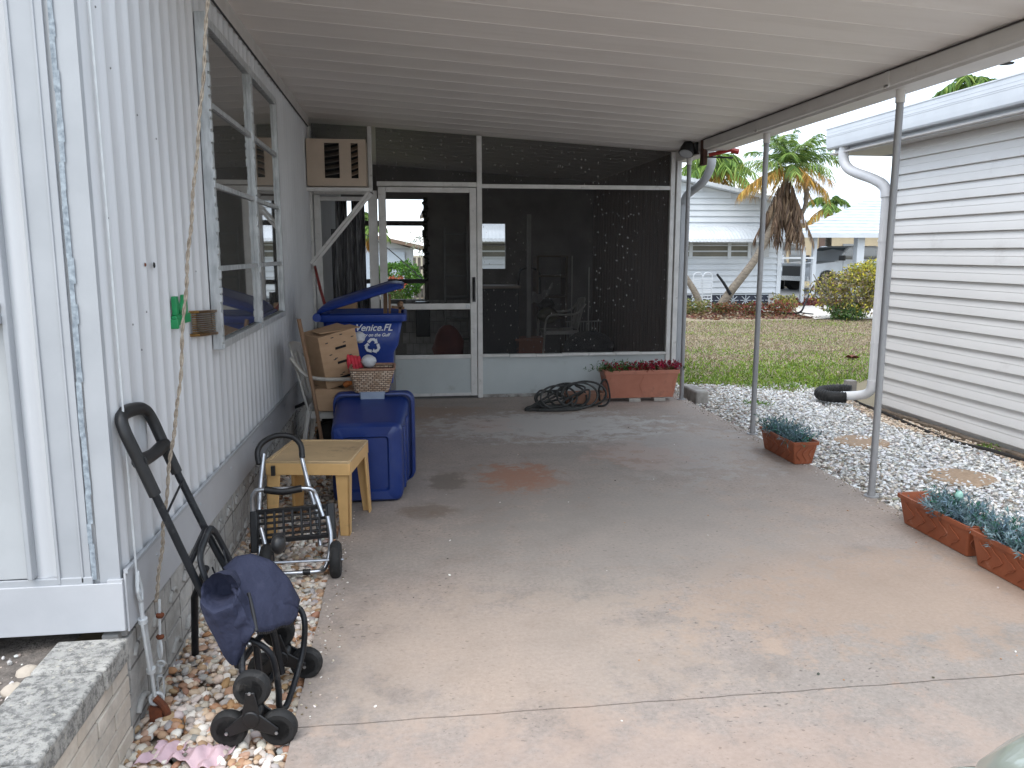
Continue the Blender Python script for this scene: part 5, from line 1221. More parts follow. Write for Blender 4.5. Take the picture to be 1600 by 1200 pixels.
MB().box(1.0, 1.54, 10.95, 11.45, .02, 1.019).build('cabinet', pm('bench_cabinet', (.03, .03, .035), None, 6, .7), tb2)
tag(MB().tube([(1.02, 10.2, 0), (1.02, 10.2, .06)], .09, 10).ell((1.02, 10.2, .10), (.12, .08, .10), wob=.1).build('petrol_can', M_redp), 'small red can standing behind the porch sill', 'can')
tag(MB().ell((.55, 10.4, .28), (.20, .16, .30), 12, 10, wob=.06).build('sack', pm('maroon_sack', (.12, .04, .035), (.08, .03, .03), 6, .8)), 'dark maroon sack behind the lower screen of the door', 'sack')
rk = thing('wire_rack', (2.4, 11.5, 0), 'low white wire rack standing behind the armchair in the porch', 'rack')
m = MB()
for x in np.linspace(2.30, 2.78, 13): m.cyl((x, 11.4, .02), (x, 11.4, .52), .006, n=6)
m.build('bars', pm('rack_white', (.40, .38, .36), None, 5, .5), rk); MB().bar((2.28, 11.4, .52), (2.80, 11.4, .52), .018, .018).bar((2.28, 11.4, .06), (2.80, 11.4, .06), .018, .018).build('rail', pm('rack_white', (.4, .38, .36)), rk)
sh = thing('shelf_unit', (2.0, 11.7, 0), 'narrow brown wooden shelf with thin pale poles at the back of the porch', 'shelf')
for x in (1.88, 2.30): MB().box(x, x + .03, 11.55, 11.9, 0, 1.45).build('side_panel', pm('shelf_brown', (.10, .065, .045), None, 5, .7), sh)
for z in (.55, .85, 1.15, 1.43): MB().box(1.91, 2.30, 11.55, 11.9, z, z + .025).build('shelf_board', pm('shelf_brown', (.10, .065, .045)), sh)
for (x, y, z0, z1, lb) in ((2.30, 11.1, 0, 1.45, 'taller'), (2.45, 10.7, 0, 1.3, 'shorter')):
    tag(MB().cyl((x, y, z0), (x + .01, y + .05, z1), .008).build('pole', pm('pale_pole', (.45, .43, .40), None, 5, .5)), 'thin pale pole standing in the dark porch, the %s one' % lb, 'pole', 'poles standing in the porch')
tag(MB().tube([(1.62, 11.6, 0), (1.62, 11.6, .95), (1.66, 11.6, 1.25), (1.90, 11.6, 1.25), (1.94, 11.6, .95), (1.94, 11.6, 0)], .018, 8, smooth=3).build('trolley_frame', M_btube), 'black tubular hand truck frame at the back of the porch', 'hand truck')
m = MB()
m.grid(lambda u, v: (1.78 + .30 * u, 11.35 + .05 * math.sin(u * 9), .78 + .22 * u * u + .16 * v * (1 - .6 * u) + .02 * math.sin(u * 14)), 16, 8)
tag(m.build('dust_sheet', pm('grey_cloth', (.28, .27, .26), (.2, .19, .19), 9, .9, .3, 80), solid=.006), 'pale grey dust sheet thrown over things above the armchair', 'cloth')
tag(MB().ell((2.0, 11.30, .62), (.15, .11, .11), 14, 10, wob=.08).build('bag', pm('olive_bag', (.12, .11, .06), (.08, .07, .05), 8, .9)), 'olive bag lying on the armchair inside the porch', 'bag')
tag(MB().ell((2.0, 11.45, .76), (.13, .1, .09), 14, 10, wob=.1).build('bag', M_black), 'black bag below the pale dust sheet in the porch', 'bag')
tag(MB().ell((2.45, 10.6, .26), (.34, .25, .20), 14, 10, wob=.08).build('sack', pm('charcoal_sack', (.06, .06, .062), (.04, .04, .042), 5, .8)), 'charcoal sack slumped at the right of the porch', 'sack')
tag(MB().box(.16, .36, 11.7, 11.9, .30, .80).build('speaker_box', M_black, bevel=.01), 'black box against the block knee wall left of the sack', 'box')

# ================================================================== BEYOND: white gabled house with awning
fh = thing('white_house', (6, 23, 0), 'white gabled house with a long awning beyond the lawn', 'house')
HY = 22.7
def rz(x): return 2.86 + (10.9 - x) * .20 if x > 5.8 else 2.86 + (10.9 - 5.8) * .20 - (5.8 - x) * .20
m = MB(); z = .33; hp = []
while z < 4.0:
    # lap strips clipped under the gable
    xr = 10.85 if z + .165 < 2.85 else 10.9 - (z + .165 - 2.86) / .2
    xl = 1.0 if z + .165 < 2.9 else 5.8 - (3.88 - z - .165) / .2
    if xr - xl < .3: break
    m.add([(xl, HY - .045, z), (xr, HY - .045, z), (xr, HY - .004, z + .165), (xl, HY - .004, z + .165), (xl, HY, z), (xr, HY, z)], [(0, 1, 2, 3), (0, 4, 5, 1)]); z += .168
m.add([(1, HY + .01, .3), (10.85, HY + .01, .3), (10.85, HY + .01, 2.86), (5.8, HY + .01, 3.86), (1, HY + .01, 2.9)], [(0, 1, 2, 3, 4)])
m.build('siding', M_wsid, fh, smooth=False)
MB().box(10.77, 10.90, HY - .05, HY + .02, .3, 2.84).build('corner_trim', M_wroof, fh)
MB().box(10.80, 10.85, HY + .02, HY + 12, .3, 2.8).build('side_wall', M_wsid, fh)
m = MB()
for (xa, xb) in ((11.15, 5.8), (5.8, .7)):
    za, zb_ = rz(xa) + .0, rz(xb); m.add([(xa, HY - .35, za), (xb, HY - .35, zb_), (xb, HY + 12, zb_), (xa, HY + 12, za), (xa, HY - .35, za + .10), (xb, HY - .35, zb_ + .10), (xb, HY + 12, zb_ + .10), (xa, HY + 12, za + .10)], [(3, 2, 1, 0), (4, 5, 6, 7), (0, 1, 5, 4), (3, 7, 6, 2), (0, 4, 7, 3)])
m.build('roof', M_wroof, fh, smooth=False)
m = MB()
for i in range(40):
    x = 10.95 - i * .13
    if x < 5.9: break
    m.box(x - .02, x, HY - .36, HY - .352, rz(x) + .02, rz(x) + .12)
m.build('roof_edge_rib', M_wroof, fh)
aw = MB(); nA_ = 190
for i in range(nA_ + 1):
    x = 1.05 + (10.95 - 1.05) * i / nA_; d = .012 * (i % 2)
    aw.v += [(x, HY - .02, 2.24 + d), (x, HY - .50, 2.06 + d), (x, HY - .78, 1.86 + d), (x, HY - .80, 1.79 - .02 * (i % 2))]
aw.f += [(i * 4 + j, (i + 1) * 4 + j, (i + 1) * 4 + j + 1, i * 4 + j + 1) for i in range(nA_) for j in range(3)]
aw.build('awning', M_wroof, fh, smooth=False)
MB().box(5.9, 9.9, HY - .035, HY - .02, 1.34, 1.74).box(1.6, 5.2, HY - .035, HY - .02, 1.34, 1.74).build('window', pm('olive_screen', (.16, .15, .12), (.12, .115, .09), 3, .5), fh)
for x in (1.6, 3.4, 5.2, 5.9, 7.0, 8.15, 9.3, 9.9): MB().box(x - .05, x + .05, HY - .05, HY - .03, 1.32, 1.78).build('mullion', M_wsid, fh)
MB().box(9.98, 10.5, HY - .045, HY - .02, 1.36, 1.72).build('vent_panel', pm('pale_grey_panel', (.50, .51, .52), (.38, .39, .40), 40, .6), fh)
# patterned block base
m = MB(); m.box(1.0, 10.85, HY - .01, HY + .05, -.06, .29); m.build('base_panel', pm('navy_backing', (.03, .035, .055), None, 5, .8), fh)
m = MB(); x = 1.2
while x < 10.8:
    cx_, cz_, s_ = x + .19, .115, .165
    for k_ in range(4):
        a = R(45 * k_); m.bar((cx_ - s_ * math.cos(a), HY - .03, cz_ - s_ * math.sin(a)), (cx_ + s_ * math.cos(a), HY - .03, cz_ + s_ * math.sin(a)), .02, .022 if k_ % 2 == 0 else .035, up=(0, 1, 0))
    m.box(x, x + .38, HY - .04, HY - .012, .275, .30); x += .385
m.build('lattice', pm('lattice_grey', (.42, .46, .50), (.34, .37, .40), 9, .8), fh, smooth=False)
MB().box(10.55, 10.88, HY - .05, HY + .0, -.06, .30).build('base_corner', pm('base_grey', (.40, .40, .40), None, 9, .8), fh)
# trellis
tr = MB()
for x in (7.86, 8.12, 8.14, 8.40): tr.box(x - .012, x + .012, 21.58, 21.61, -.06, .86)
for i in range(11): tr.box(7.87, 8.39, 21.585, 21.605, .0 + i * .075, .035 + i * .075)
for cxx in (7.99, 8.27): tr.tube([(cxx + .125 * math.cos(a), 21.6, .84 + .11 * math.sin(a)) for a in np.linspace(0, math.pi, 9)], .016, 6)
tag(tr.build('trellis', M_wroof), 'white arched twin trellis standing against the white house', 'trellis')

# ---- leafy things
def cards(name, C_, n, rx, ry, rz_, L, W, cols, parent=None, lump=.35, up=.2, shell=.35, var=.25, cut=0):
    """many leaf-sized faces spread through an uneven crown"""
    u = rng.normal(0, 1, (n * 2, 3)); u /= np.linalg.norm(u, axis=1, keepdims=True)
    f = 1 + lump * (np.sin(u[:, 0] * 5 + C_[0] * 3) * np.sin(u[:, 1] * 4 + 1) + .7 * np.sin(u[:, 2] * 6 + C_[0] * 7) * np.sin(u[:, 0] * 3 + 2))
    r = rng.uniform(shell, 1, n * 2) ** .6 * f
    P_ = u * r[:, None] * np.array([rx, ry, rz_]); g = np.sin(P_[:, 0] * 9 / max(rx, .3)) * np.sin(P_[:, 2] * 8 / max(rz_, .3) + 1) * np.sin(P_[:, 1] * 7 + 2)
    P_ = P_[(g > -.35) & (P_[:, 2] > -rz_ * (1 - cut))][:n] + np.array(C_); n = len(P_)
    D = rng.normal(0, 1, (n, 3)); D[:, 2] += up
    return blades(name, P_, D, rng.uniform(L * .6, L * 1.3, n), rng.uniform(W * .7, W * 1.3, n), pick(n, cols, var), M_green_leaf, parent, droop=.2)
bs = thing('yellow_bush', (10.1, 18.0, -.06), 'wide yellow-green croton bush on the white gravel before the pickup', 'bush')
CR = [(.20, .20, .05), (.34, .30, .05), (.13, .15, .05), (.22, .15, .10), (.42, .36, .05), (.16, .13, .09), (.25, .22, .15)]
cards('foliage', (10.5, 18.0, .56), 5200, .88, .75, .60, .075, .035, CR, bs, .28)
cards('foliage', (10.75, 17.9, 1.0), 1500, .50, .45, .36, .075, .035, [(.50, .42, .05), (.34, .32, .05), (.22, .24, .06)], bs, .3)
cards('foliage', (10.2, 17.7, .12), 900, .45, .4, .20, .07, .035, [(.05, .11, .03), (.09, .15, .04)], bs, .3)
m = MB()
for i in range(12):
    a = random.uniform(0, 6.28); m.tube([(10.15 + .12 * math.cos(a), 18 + .12 * math.sin(a), -.06), (10.15 + .5 * math.cos(a), 18 + .4 * math.sin(a), .55), (10.15 + .8 * math.cos(a), 18 + .6 * math.sin(a), 1.0)], [.018, .008], 6, smooth=3)
m.build('stem', M_bark, bs)
i_ = 0
for (x, y, rx, h, cl_, lb) in ((7.3, 20.0, .45, .30, [(.16, .19, .05), (.22, .18, .07)], 'low olive shrub at the left end of the mulch bed'), (8.1, 19.9, .40, .24, [(.14, .05, .03), (.20, .09, .04)], 'low russet shrub below the white trellis'), (8.75, 19.6, .42, .26, [(.20, .045, .03), (.12, .03, .025)], 'low dark red shrub in the mulch left of the middle post'), (9.35, 19.4, .40, .27, [(.17, .04, .03), (.22, .08, .04)], 'low red-brown shrub in the mulch behind the middle post'), (9.75, 20.0, .42, .42, [(.24, .24, .05), (.32, .26, .06)], 'yellow-green shrub at the right end of the mulch bed')):
    t = thing('low_shrub', (x, y, -.06), lb, 'shrub', 'low shrubs before the white house')
    cards('foliage', (x, y, h * .45), 900, rx, .35, h * .62, .06, .03, cl_ + [(.10, .12, .04)], t, .35)
n = 2600
ob = blades('mulch', np.stack([rng.uniform(6.8, 10.0, n), rng.uniform(18.3, 22.4, n), np.full(n, -.065)], 1), np.stack([rng.normal(0, 1, n), rng.normal(0, 1, n), rng.uniform(0, .5, n)], 1), rng.uniform(.05, .12, n), rng.uniform(.02, .05, n), pick(n, [(.13, .045, .03), (.18, .08, .05), (.09, .05, .035), (.25, .17, .10)], .2), M_green_leaf)
tag(ob, 'reddish brown mulch and dead leaves in front of the white house', 'mulch', kind='stuff')
struct(MB().grid(lambda u, v: (9.55 + 3.6 * u + .3 * math.sin(v * 7), 18.0 + 4.9 * v + .2 * math.sin(u * 9), -.052), 20, 20).build('gravel_patch', pm('bright_gravel', (.66, .62, .56), (.46, .42, .37), 14, .9, .5, 40, co='World')))
n = 1200
ob = blades('mulch', np.stack([rng.uniform(11.4, 13.6, n), rng.uniform(22.4, 25.5, n), np.full(n, -.04)], 1), np.stack([rng.normal(0, 1, n), rng.normal(0, 1, n), rng.uniform(0, .8, n)], 1), rng.uniform(.08, .16, n), rng.uniform(.04, .08, n), pick(n, [(.12, .025, .02), (.17, .05, .03), (.07, .025, .02)], .2), M_green_leaf)
tag(ob, 'dark red mulch bed beside the corner of the white house', 'mulch', kind='stuff')
struct(MB().box(11, 60, 26, 34, -.07, -.045).build('street', pm('far_asphalt', (.20, .20, .20), (.16, .16, .16), 3, .9)))
br_ = MB().tube([(9.5, 19.6, -.03), (9.85, 19.35, .0), (10.05, 19.45, .25), (10.25, 19.5, .65)], [.03, .02], 6, smooth=4).tube([(9.85, 19.35, .0), (10.2, 19.3, -.04)], .015, 6)
tag(br_.build('dead_branch', M_btube), 'black forked dead branch lying on the white gravel patch', 'branch')
tag(MB().grid(lambda u, v: (6.5 + .12 * u, 11.1 + .2 * v, -.03 + .03 * math.sin(u * 3 + v * 4)), 6, 6).build('dead_leaf', pm('rust_leaf', (.16, .05, .03), None, 10, .8), solid=.004), 'dark rust dead leaf lying alone on the lawn', 'leaf')

# ---- palms
def frond(base, az, el, L, droop, ll, n, cols, acc, hang=.4, w=.02, curl=0):
    d0 = np.array([math.cos(az) * math.cos(el), math.sin(az) * math.cos(el), math.sin(el)]); sd_ = np.array([-math.sin(az), math.cos(az), 0])
    for i in range(n):
        t = .12 + .88 * i / n; p = np.array(base) + d0 * L * t + np.array([0, 0, -1]) * droop * L * t * t
        tang = d0 + np.array([0, 0, -2 * droop * t]); tang /= np.linalg.norm(tang)
        for s_ in (-1, 1):
            dd = sd_ * s_ * rng.uniform(.6, 1) + tang * .7 + np.array([0, 0, -hang * rng.uniform(.5, 1.6)])
            acc[0].append(p); acc[1].append(dd); acc[2].append(ll * (1 - .55 * abs(t - .45)) * rng.uniform(.8, 1.15)); acc[3].append(w * rng.uniform(.7, 1.2)); acc[4].append(np.array(cols[rng.integers(0, len(cols))]) * rng.uniform(.7, 1.3))
def mesh_acc(name, acc, parent): return blades(name, np.array(acc[0]), np.array(acc[1]), np.array(acc[2]), np.array(acc[3]), np.clip(np.array(acc[4]), .004, .9), M_green_leaf, parent, droop=.3)
G_ = [(.10, .18, .035), (.16, .26, .045), (.07, .14, .03), (.22, .30, .07)]; O_ = [(.42, .24, .05), (.50, .30, .07), (.33, .17, .04), (.30, .26, .06)]; BR = [(.17, .11, .075), (.24, .17, .11), (.11, .075, .055)]
pm1 = thing('palm_tree', (8.4, 21.2, -.06), 'leaning palm with orange lower fronds and a brown skirt, before the white house', 'palm')
MB().tube([(8.42, 21.2, -.1), (8.75, 21.1, .46), (9.33, 21, 1.28), (9.72, 21, 2.05), (9.95, 21, 2.75), (10.14, 21, 3.55)], [.13, .115, .10, .09, .085, .08], 12, smooth=6).build('trunk', M_bark, pm1)
MB().tube([(10.55, 21.1, 2.3), (10.75, 21.1, 2.8), (10.65, 21.05, 3.4), (10.3, 21, 3.7)], [.05, .07, .05], 8, smooth=4).build('branch_trunk', M_bark, pm1)
cb0 = (10.16, 21, 3.72)
acc = [[], [], [], [], []]
for i in range(22):
    az = i * 2.4 + rng.uniform(-.2, .2); el = R(rng.uniform(30, 86)); frond(cb0, az, el, rng.uniform(1.25, 1.75), .42, .40, 50, G_, acc, .45)
for i in range(9):
    az = i * .7 + .2; frond(cb0, az, R(rng.uniform(5, 30)), rng.uniform(1.2, 1.5), .42, .40, 44, G_ + [(.25, .26, .06)], acc, .8)
mesh_acc('crown', acc, pm1)
acc = [[], [], [], [], []]
for i in range(12): frond(cb0, i * 2.4 + .5, R(rng.uniform(-15, 12)), rng.uniform(1.05, 1.55), .45, .42, 46, O_, acc, 1.0)
mesh_acc('orange_fronds', acc, pm1)
acc = [[], [], [], [], []]
for i in range(34): frond((10.12 + rng.normal(0, .08), 21 + rng.normal(0, .08), 3.45 + rng.normal(0, .1)), rng.uniform(0, 6.28), R(rng.uniform(-84, -62)), rng.uniform(1.1, 1.85), .05, .34, 30, BR, acc, 1.8, .035)
mesh_acc('dead_skirt', acc, pm1)
tag(MB().tube([(7.35, 21.1, 1.0), (7.69, 21, .47), (7.95, 21, -.08)], [.075, .10], 10, smooth=5).build('tree_trunk', M_bark), 'short leaning bare trunk left of the white trellis', 'trunk')
tag(MB().tube([(8.30, 21, .92), (8.5, 21, .68), (8.70, 21, .38)], [.03, .045], 8, smooth=3).build('dark_branch', M_btube), 'black broken branch crossing the foot of the leaning palm', 'branch')
def palm_small(base, top, r, label, nG, nO, tr_=.12, seed=0):
    t = thing('palm_tree', base, label, 'palm'); MB().tube([base, ((base[0] + top[0]) / 2 + .1, base[1], (base[2] + top[2]) / 2), top], [tr_ * 1.3, tr_], 10, smooth=5).build('trunk', M_bark, t)
    acc = [[], [], [], [], []]
    for i in range(nG): frond(top, i * 2.4 + seed, R(rng.uniform(15, 75)), r * rng.uniform(.8, 1.1), .75, r * .30, 34, G_, acc, .6, .05)
    for i in range(nO): frond(top, i * 2.4 + 1 + seed, R(rng.uniform(-30, 10)), r * rng.uniform(.7, 1.0), .6, r * .28, 30, O_, acc, 1.0, .05)
    mesh_acc('crown', acc, t); return t
palm_small((18.4, 34, -.06), (18.35, 34, 3.45), 1.5, 'small far palm with drooping fronds above the carport roof', 9, 5)
palm_small((12.1, 16.6, -.06), (12.0, 16.6, 4.85), 1.1, 'palm top showing over the roof of the neighbouring house', 12, 2, .1, 2)
palm_small((10.9, 28, -.06), (10.85, 28, 4.35), 1.9, 'dense green palm behind the roof of the white house', 26, 9, .14, 1)

# ---- far carport, vehicles, beige house
fcp = thing('far_carport', (17, 29.5, 0), 'carport with white tiled roof on posts over the silver pickup', 'carport')
m = MB(); A_, B_, C_q, D_q = Vector((13.9, 28.2, 2.14)), Vector((24, 28.2, 2.14)), Vector((24, 33, 3.7)), Vector((19.6, 33, 3.7))
nr = 12
for i in range(nr):
    a, b = i / nr, (i + 1) / nr; la, lb_, ra, rb_ = A_.lerp(D_q, a), A_.lerp(D_q, b), B_.lerp(C_q, a), B_.lerp(C_q, b); up_ = Vector((0, 0, .05))
    m.add([la + up_, ra + up_, rb_ + up_ * .2, lb_ + up_ * .2, la, ra], [(0, 1, 2, 3), (4, 5, 1, 0)])
m.add([(13.9, 28.2, 2.13), (24, 28.2, 2.13), (24, 34, 2.13), (13.9, 34, 2.13)], [(3, 2, 1, 0)])
m.build('roof', pm('white_tile_roof', (.52, .56, .60), (.34, .38, .42), 6, .6, .5, 8, stretch=(.4, 3, 3)), fcp, smooth=False)
MB().box(13.9, 24, 28.12, 28.19, 2.02, 2.15, None).build('fascia', M_wsid, fcp)
for (x, y, w_) in ((15.0, 28.6, .07), (16.75, 28.6, .14), (20.5, 28.6, .1)): MB().box(x - w_, x + w_, y - w_, y + w_, -.05, 2.1).build('post', M_wsid, fcp)
bh = thing('beige_house', (24, 44, 0), 'beige house with a broad white roof in the distance', 'house')
MB().box(19.6, 40, 43, 52, -.05, 3.2).build('walls', pm('beige_stucco', (.52, .43, .29), (.46, .38, .26), 2, .8), bh)
MB().add([(19.0, 42.4, 3.05), (41, 42.4, 3.05), (36, 48, 6.3), (24.5, 48, 5.9), (19.0, 53, 3.05)], [(0, 1, 2, 3), (0, 3, 4)]).add([(19.0, 42.4, 3.05), (41, 42.4, 3.05), (41, 42.4, 3.2), (19.0, 42.4, 3.2)], [(0, 1, 2, 3)]).build('roof', pm('white_shingle', (.50, .54, .58), (.42, .46, .50), 3, .7, .2, 6), bh, smooth=False)
for (a, b) in ((20.3, 20.9), (21.1, 21.9), (24.2, 25.0)): MB().box(a, b, 42.93, 42.99, .9, 1.95).build('window', M_carglass, bh)
MB().box(22.8, 23.3, 42.93, 42.99, 0, 2.6).build('door', pm('brown_door', (.14, .09, .07), None, 4, .6), bh)
sa = thing('side_awning', (11.6, 24, 0), 'small sloping white awning on posts beside the white house', 'awning')
MB().add([(10.95, 23.4, 2.0), (12.0, 23.4, 1.55), (12.0, 26.0, 1.55), (10.95, 26.0, 2.0), (10.95, 23.4, 2.12), (12.0, 23.4, 1.67), (12.0, 26.0, 1.67), (10.95, 26.0, 2.12)], [(3, 2, 1, 0), (4, 5, 6, 7), (0, 1, 5, 4), (1, 2, 6, 5)]).build('roof', M_wroof, sa, smooth=False)
MB().box(11.93, 12.03, 23.42, 23.52, -.05, 1.56).build('post', M_wsid, sa)
MB().box(11.0, 13.6, 25.9, 25.96, 1.28, 1.34).build('rail', M_wsid, sa)
# pickup: local x forward, y left
def vehicle(name, label, prof_, W, body_m, wheels, loc, rz_, glass, extra, rw=.36):
    t = thing(name, (0, 0, 0), label, 'pickup' if 'pickup' in name else 'car')
    m = MB(); rings = []
    for (yy, k_) in ((-W / 2, .0), (-W / 2 + .06, 1), (W / 2 - .06, 1), (W / 2, 0)):
        ring = []
        for (x, z) in prof_:
            ins = .0 if k_ else .03
            yy2 = yy * (.86 if z > 1.15 else 1)
            ring.append((x * (1 - .01 * (1 - k_)), yy2, z - ins if z > .6 else z + ins))
        rings.append(ring)
    loft(m, rings); m.build('body', body_m, t, angle=30)
    for (x, r_) in wheels:
        for s_ in (-1, 1):
            c = (x, s_ * (W / 2 - .10), r_); a = MB().disc(c, (0, s_, 0), [(r_ * .5, -.11), (r_ * .95, -.11), (r_, -.06), (r_, .07), (r_ * .95, .11), (r_ * .62, .11)], 24).build('wheel', M_rubber, t)
            rm = MB().disc(c, (0, s_, 0), [(r_ * .1, .085), (r_ * .62, .10), (r_ * .62, .05), (r_ * .1, .05)], 20)
            rm.build('rim', M_alu, a)
            MB().disc((x, s_ * (W / 2 - .02), r_ + .02), (0, s_, 0), [(r_ * 1.02, -.02), (r_ * 1.18, .022), (r_ * 1.18, .028), (r_ * 1.0, .028)], 24).build('wheel_arch', M_black, t)
    for g in glass: 
        mm = MB(); mm.add(g, [tuple(range(len(g)))]); mm.build('window' if len(g) != 5 else 'windshield', M_carglass, t, smooth=False)
    extra(t); t.location = loc; t.rotation_euler = (0, 0, rz_); return t
M_silver = pm('silver_paint', (.62, .63, .65), (.58, .59, .61), 2, .3, 0, metal=.3, coat=.6)
W_ = 1.9
prof_ = [(2.55, .42), (2.62, .62), (2.60, .95), (2.50, 1.10), (1.25, 1.20), (.62, 1.76), (.45, 1.80), (-.9, 1.80), (-1.05, 1.76), (-1.10, 1.22), (-2.7, 1.22), (-2.72, .55), (-2.5, .42)]
yy = W_ / 2 * .86
def trk(t):
    MB().box(2.56, 2.63, -.62, .62, .55, 1.0).build('grille', M_black, t); MB().box(2.50, 2.70, -.9, .9, .42, .60).build('bumper', M_steel, t)
    for s_ in (-1, 1):
        MB().box(2.50, 2.60, s_ * .92 - .12, s_ * .92 - .12 + .24 if s_ < 0 else s_ * .92, .78, .98).build('headlight', pm('lamp_lens', (.6, .62, .65), None, 5, .1), t)
        MB().box(1.0, 1.12, s_ * 1.0 - .12, s_ * 1.0 + .12, 1.22, 1.42).build('mirror', M_black, t)
        MB().box(-.30, -.285, s_ * .955 - .003, s_ * .955 + .003, .5, 1.2).box(.95, .965, s_ * .955 - .003, s_ * .955 + .003, .5, 1.2).build('door_seam', M_black, t)
gls = [[(1.14, -.80, 1.26), (1.14, .80, 1.26), (.68, .76, 1.72), (.66, 0, 1.73), (.68, -.76, 1.72)]]
for s_ in (-1, 1):
    gls += [[(.98, s_ * (yy + .006), 1.26), (.05, s_ * (yy + .006), 1.26), (.05, s_ * (yy + .006), 1.70), (.58, s_ * (yy + .006), 1.70)], [(-.03, s_ * (yy + .006), 1.26), (-.95, s_ * (yy + .006), 1.26), (-.92, s_ * (yy + .006), 1.70), (-.03, s_ * (yy + .006), 1.70)]]
vehicle('pickup_truck', 'silver crew-cab pickup parked under the far carport', prof_, W_, M_silver, [(1.72, .38), (-1.75, .38)], (18.1, 32.0, -.05), R(180 + 15), gls, trk)
prof2 = [(2.1, .35), (2.15, .6), (2.05, .85), (1.1, 1.0), (.5, 1.42), (-.9, 1.45), (-1.6, 1.05), (-2.1, 1.0), (-2.15, .5), (-2.0, .35)]
def car2(t): 
    MB().box(2.08, 2.17, -.5, .5, .45, .62).build('grille', M_steel, t)
    for s_ in (-1, 1): MB().box(2.0, 2.1, s_ * .68 - .14, s_ * .68 + .14, .66, .80).build('headlight', pm('lamp_lens', (.6, .62, .65)), t)
yy2 = 1.75 / 2 * .86 + .006
vehicle('dark_car', 'black car parked behind the corner of the white house', prof2, 1.75, pm('black_paint', (.015, .015, .02), None, 3, .15, coat=1), [(1.35, .31), (-1.35, .31)], (15.9, 34.6, -.05), R(180 + 62), [[(1.0, -.68, 1.04), (1.0, .68, 1.04), (.56, .62, 1.38), (.54, 0, 1.39), (.56, -.62, 1.38)]] + [[(.85, s_ * yy2, 1.03), (-1.3, s_ * yy2, 1.06), (-.85, s_ * yy2, 1.38), (.45, s_ * yy2, 1.36)] for s_ in (-1, 1)], car2, .31)
tag(MB().box(14.2, 17.6, 37.5, 40, .7, 1.35).box(14.2, 17.6, 37.4, 37.5, .66, .70).build('boat_cover', pm('pale_blue_tarp', (.38, .50, .60), (.32, .44, .54), 1, .6)), 'pale blue tarpaulin hull parked behind the black car', 'boat')
# wires
m = MB().tube([(2.0, 15, 4.35), (11.1, 15, 5.06), (11.9, 15, 5.22), (20, 15, 7.2)], .018, 6, smooth=8); tag(m.build('power_line', M_black), 'black power line crossing the sky above the neighbouring roof', 'wire')

# ---- view through the porch door
gh = thing('gabled_house', (-2, 30, 0), 'white gabled house with brown roof edge seen through the porch door', 'house')
MB().box(-7, .35, 28.6, 36, -.05, 1.62).add([(-7, 28.6, 1.6), (.35, 28.6, 1.6), (-1.2, 28.6, 2.1), (-7, 28.6, 3.2)], [(0, 1, 2, 3)]).build('wall', M_wsid, gh)
MB().add([(.75, 28.2, 1.58), (-7.2, 28.2, 3.35), (-7.2, 37, 3.35), (.75, 37, 1.58), (.75, 28.2, 1.70), (-7.2, 28.2, 3.47), (-7.2, 37, 3.47), (.75, 37, 1.70)], [(3, 2, 1, 0), (4, 5, 6, 7), (0, 1, 5, 4), (3, 0, 4, 7)]).build('roof', pm('brown_fascia', (.26, .18, .13), None, 3, .7), gh)
MB().box(-3.2, .05, 28.52, 28.58, .0, 1.5).build('garage_door', pm('pale_blue_door', (.52, .60, .68), (.50, .57, .65), 1, .5), gh)
tb_ = thing('round_bush', (0, 20, 0), 'rounded bright green bush seen through the porch door', 'bush')
cards('foliage', (-.10, 20.0, .82), 5200, .62, .5, .50, .06, .035, [(.07, .17, .02), (.11, .25, .03), (.05, .12, .02)], tb_, .08, shell=.6)
MB().cyl((-.1, 20, -.06), (-.1, 20, .7), .05).build('stem', M_bark, tb_)
tb_ = thing('red_shrub', (-.2, 18.8, 0), 'red flowering shrub in front of the rounded green bush', 'shrub')
cards('foliage', (-.2, 18.8, .80), 900, .26, .2, .17, .05, .03, [(.50, .10, .05), (.38, .06, .04), (.16, .14, .04)], tb_, .2)
cards('foliage', (-.2, 18.8, .35), 600, .3, .2, .35, .05, .03, [(.10, .14, .04)], tb_, .2)
fn_ = MB()
for x in np.linspace(.32, 1.0, 6): fn_.box(x - .04, x + .04, 24.0, 24.06, -.06, 1.35)
fn_.box(.3, 1.02, 24.06, 24.1, .35, .45).box(.3, 1.02, 24.06, 24.1, 1.0, 1.1); tag(fn_.build('board_fence', pm('grey_boards', (.16, .14, .12), (.10, .09, .08), 5, .9)), 'dark weathered board fence right of the green bush through the door', 'fence')
t = thing('bare_tree', (.75, 25, 0), 'pale sparse tree above the board fence through the porch door', 'tree')
cards('crown', (.7, 25, 1.75), 500, .55, .4, .5, .07, .03, [(.35, .36, .28), (.22, .24, .16)], t, .4); MB().tube([(.75, 25, -.06), (.7, 25, 1.0), (.6, 25, 2.1)], [.05, .015], 6, smooth=3).build('trunk', M_bark, t)
m = MB().tube([(-1.6, 17, 2.2), (-.55, 17, 1.75), (.30, 17, 1.02), (.5, 17, .8)], .010, 6, smooth=4); tag(m.build('guy_wire', M_black), 'thin black wire slanting down across the view through the door', 'wire')
palm_small((-1.5, 19, -.06), (-.95, 19, 2.15), .75, 'green palm frond tips at the left edge of the porch door view', 8, 2, .06, .3)

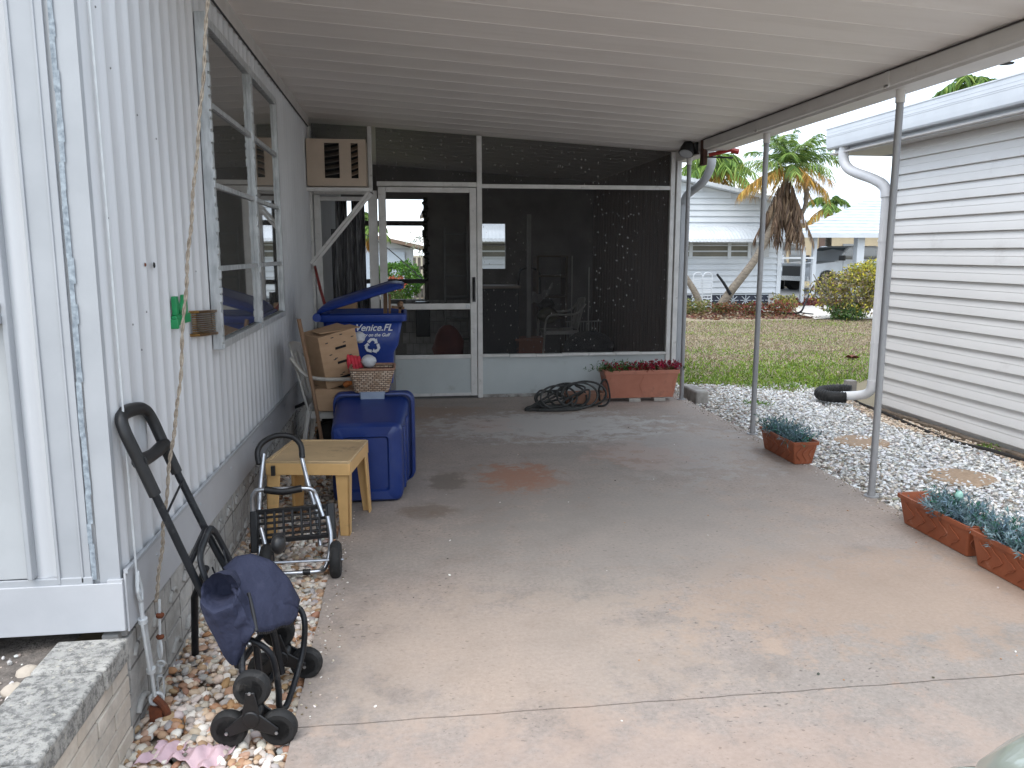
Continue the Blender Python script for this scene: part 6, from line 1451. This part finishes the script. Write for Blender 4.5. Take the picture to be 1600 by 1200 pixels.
# ================================================================== PARKED CAR (front corner only in the photo)
pk = thing('parked_car', (1.75, -1, 0), 'sage silver car, only its rounded front corner showing at bottom right', 'car')
M_sage = pm('sage_silver_paint', (.36, .39, .33), (.34, .37, .31), 2, .3, 0, metal=.25, coat=.8)
def cr_(ins, y1, z, r): return rr2(.86 + ins, 2.64 - ins, -3.3 + ins, y1, z, r)
m = MB(); loft(m, [cr_(.10, 1.08, .20, .25), cr_(.04, 1.15, .30, .30), cr_(.015, 1.18, .45, .32), cr_(.0, 1.16, .56, .32), cr_(.01, 1.13, .66, .32), cr_(.03, 1.10, .705, .33), cr_(.07, 1.06, .735, .33), cr_(.14, .98, .755, .32), cr_(.30, .80, .785, .30)])
m.build('body', M_sage, pk, angle=40)
m = MB(); loft(m, [rr2(.97, 2.53, -3.0, -.25, .77, .25), rr2(1.10, 2.40, -2.6, -.95, 1.30, .25), rr2(1.14, 2.36, -2.5, -1.05, 1.36, .22)], False, True); m.build('cabin', M_carglass, pk, angle=40)
m = MB(); loft(m, [rr2(1.10, 2.40, -2.6, -.95, 1.345, .25), rr2(1.12, 2.38, -2.55, -1.0, 1.40, .25), rr2(1.3, 2.2, -2.3, -1.2, 1.43, .2)]); m.build('roof', M_sage, pk, angle=40)
for x in (1.02, 2.48):
    h = MB().ell((x, 1.045, .585), (.10, .10, .045), 18, 12).build('headlight', pm('headlamp_lens', (.50, .54, .48), (.30, .33, .29), 9, .08, metal=.3, coat=1), pk)
MB().tube([(.865, .90, .50), (.875, 1.02, .50), (.93, 1.13, .50), (1.05, 1.185, .50)], .012, 8, smooth=4).build('chrome_strip', M_steel, pk)
MB().box(1.15, 2.35, 1.165, 1.19, .36, .52).build('grille', M_black, pk, bevel=.01)
for x in (.87, 2.63):
    for y in (.35, -2.45): 
        w_ = MB().disc((x, y, .31), (1, 0, 0), [(.15, -.02 if x > 1 else -.02), (.30, -.03), (.31, 0), (.30, .03), (.15, .02)], 28).build('wheel', M_rubber, pk); MB().disc((x, y, .31), (1, 0, 0), [(.02, -.035), (.19, -.03), (.19, .03), (.02, .035)], 20).build('rim', M_alu, w_)
pk.location = (1.75 - .065, -1 + .06, 0)
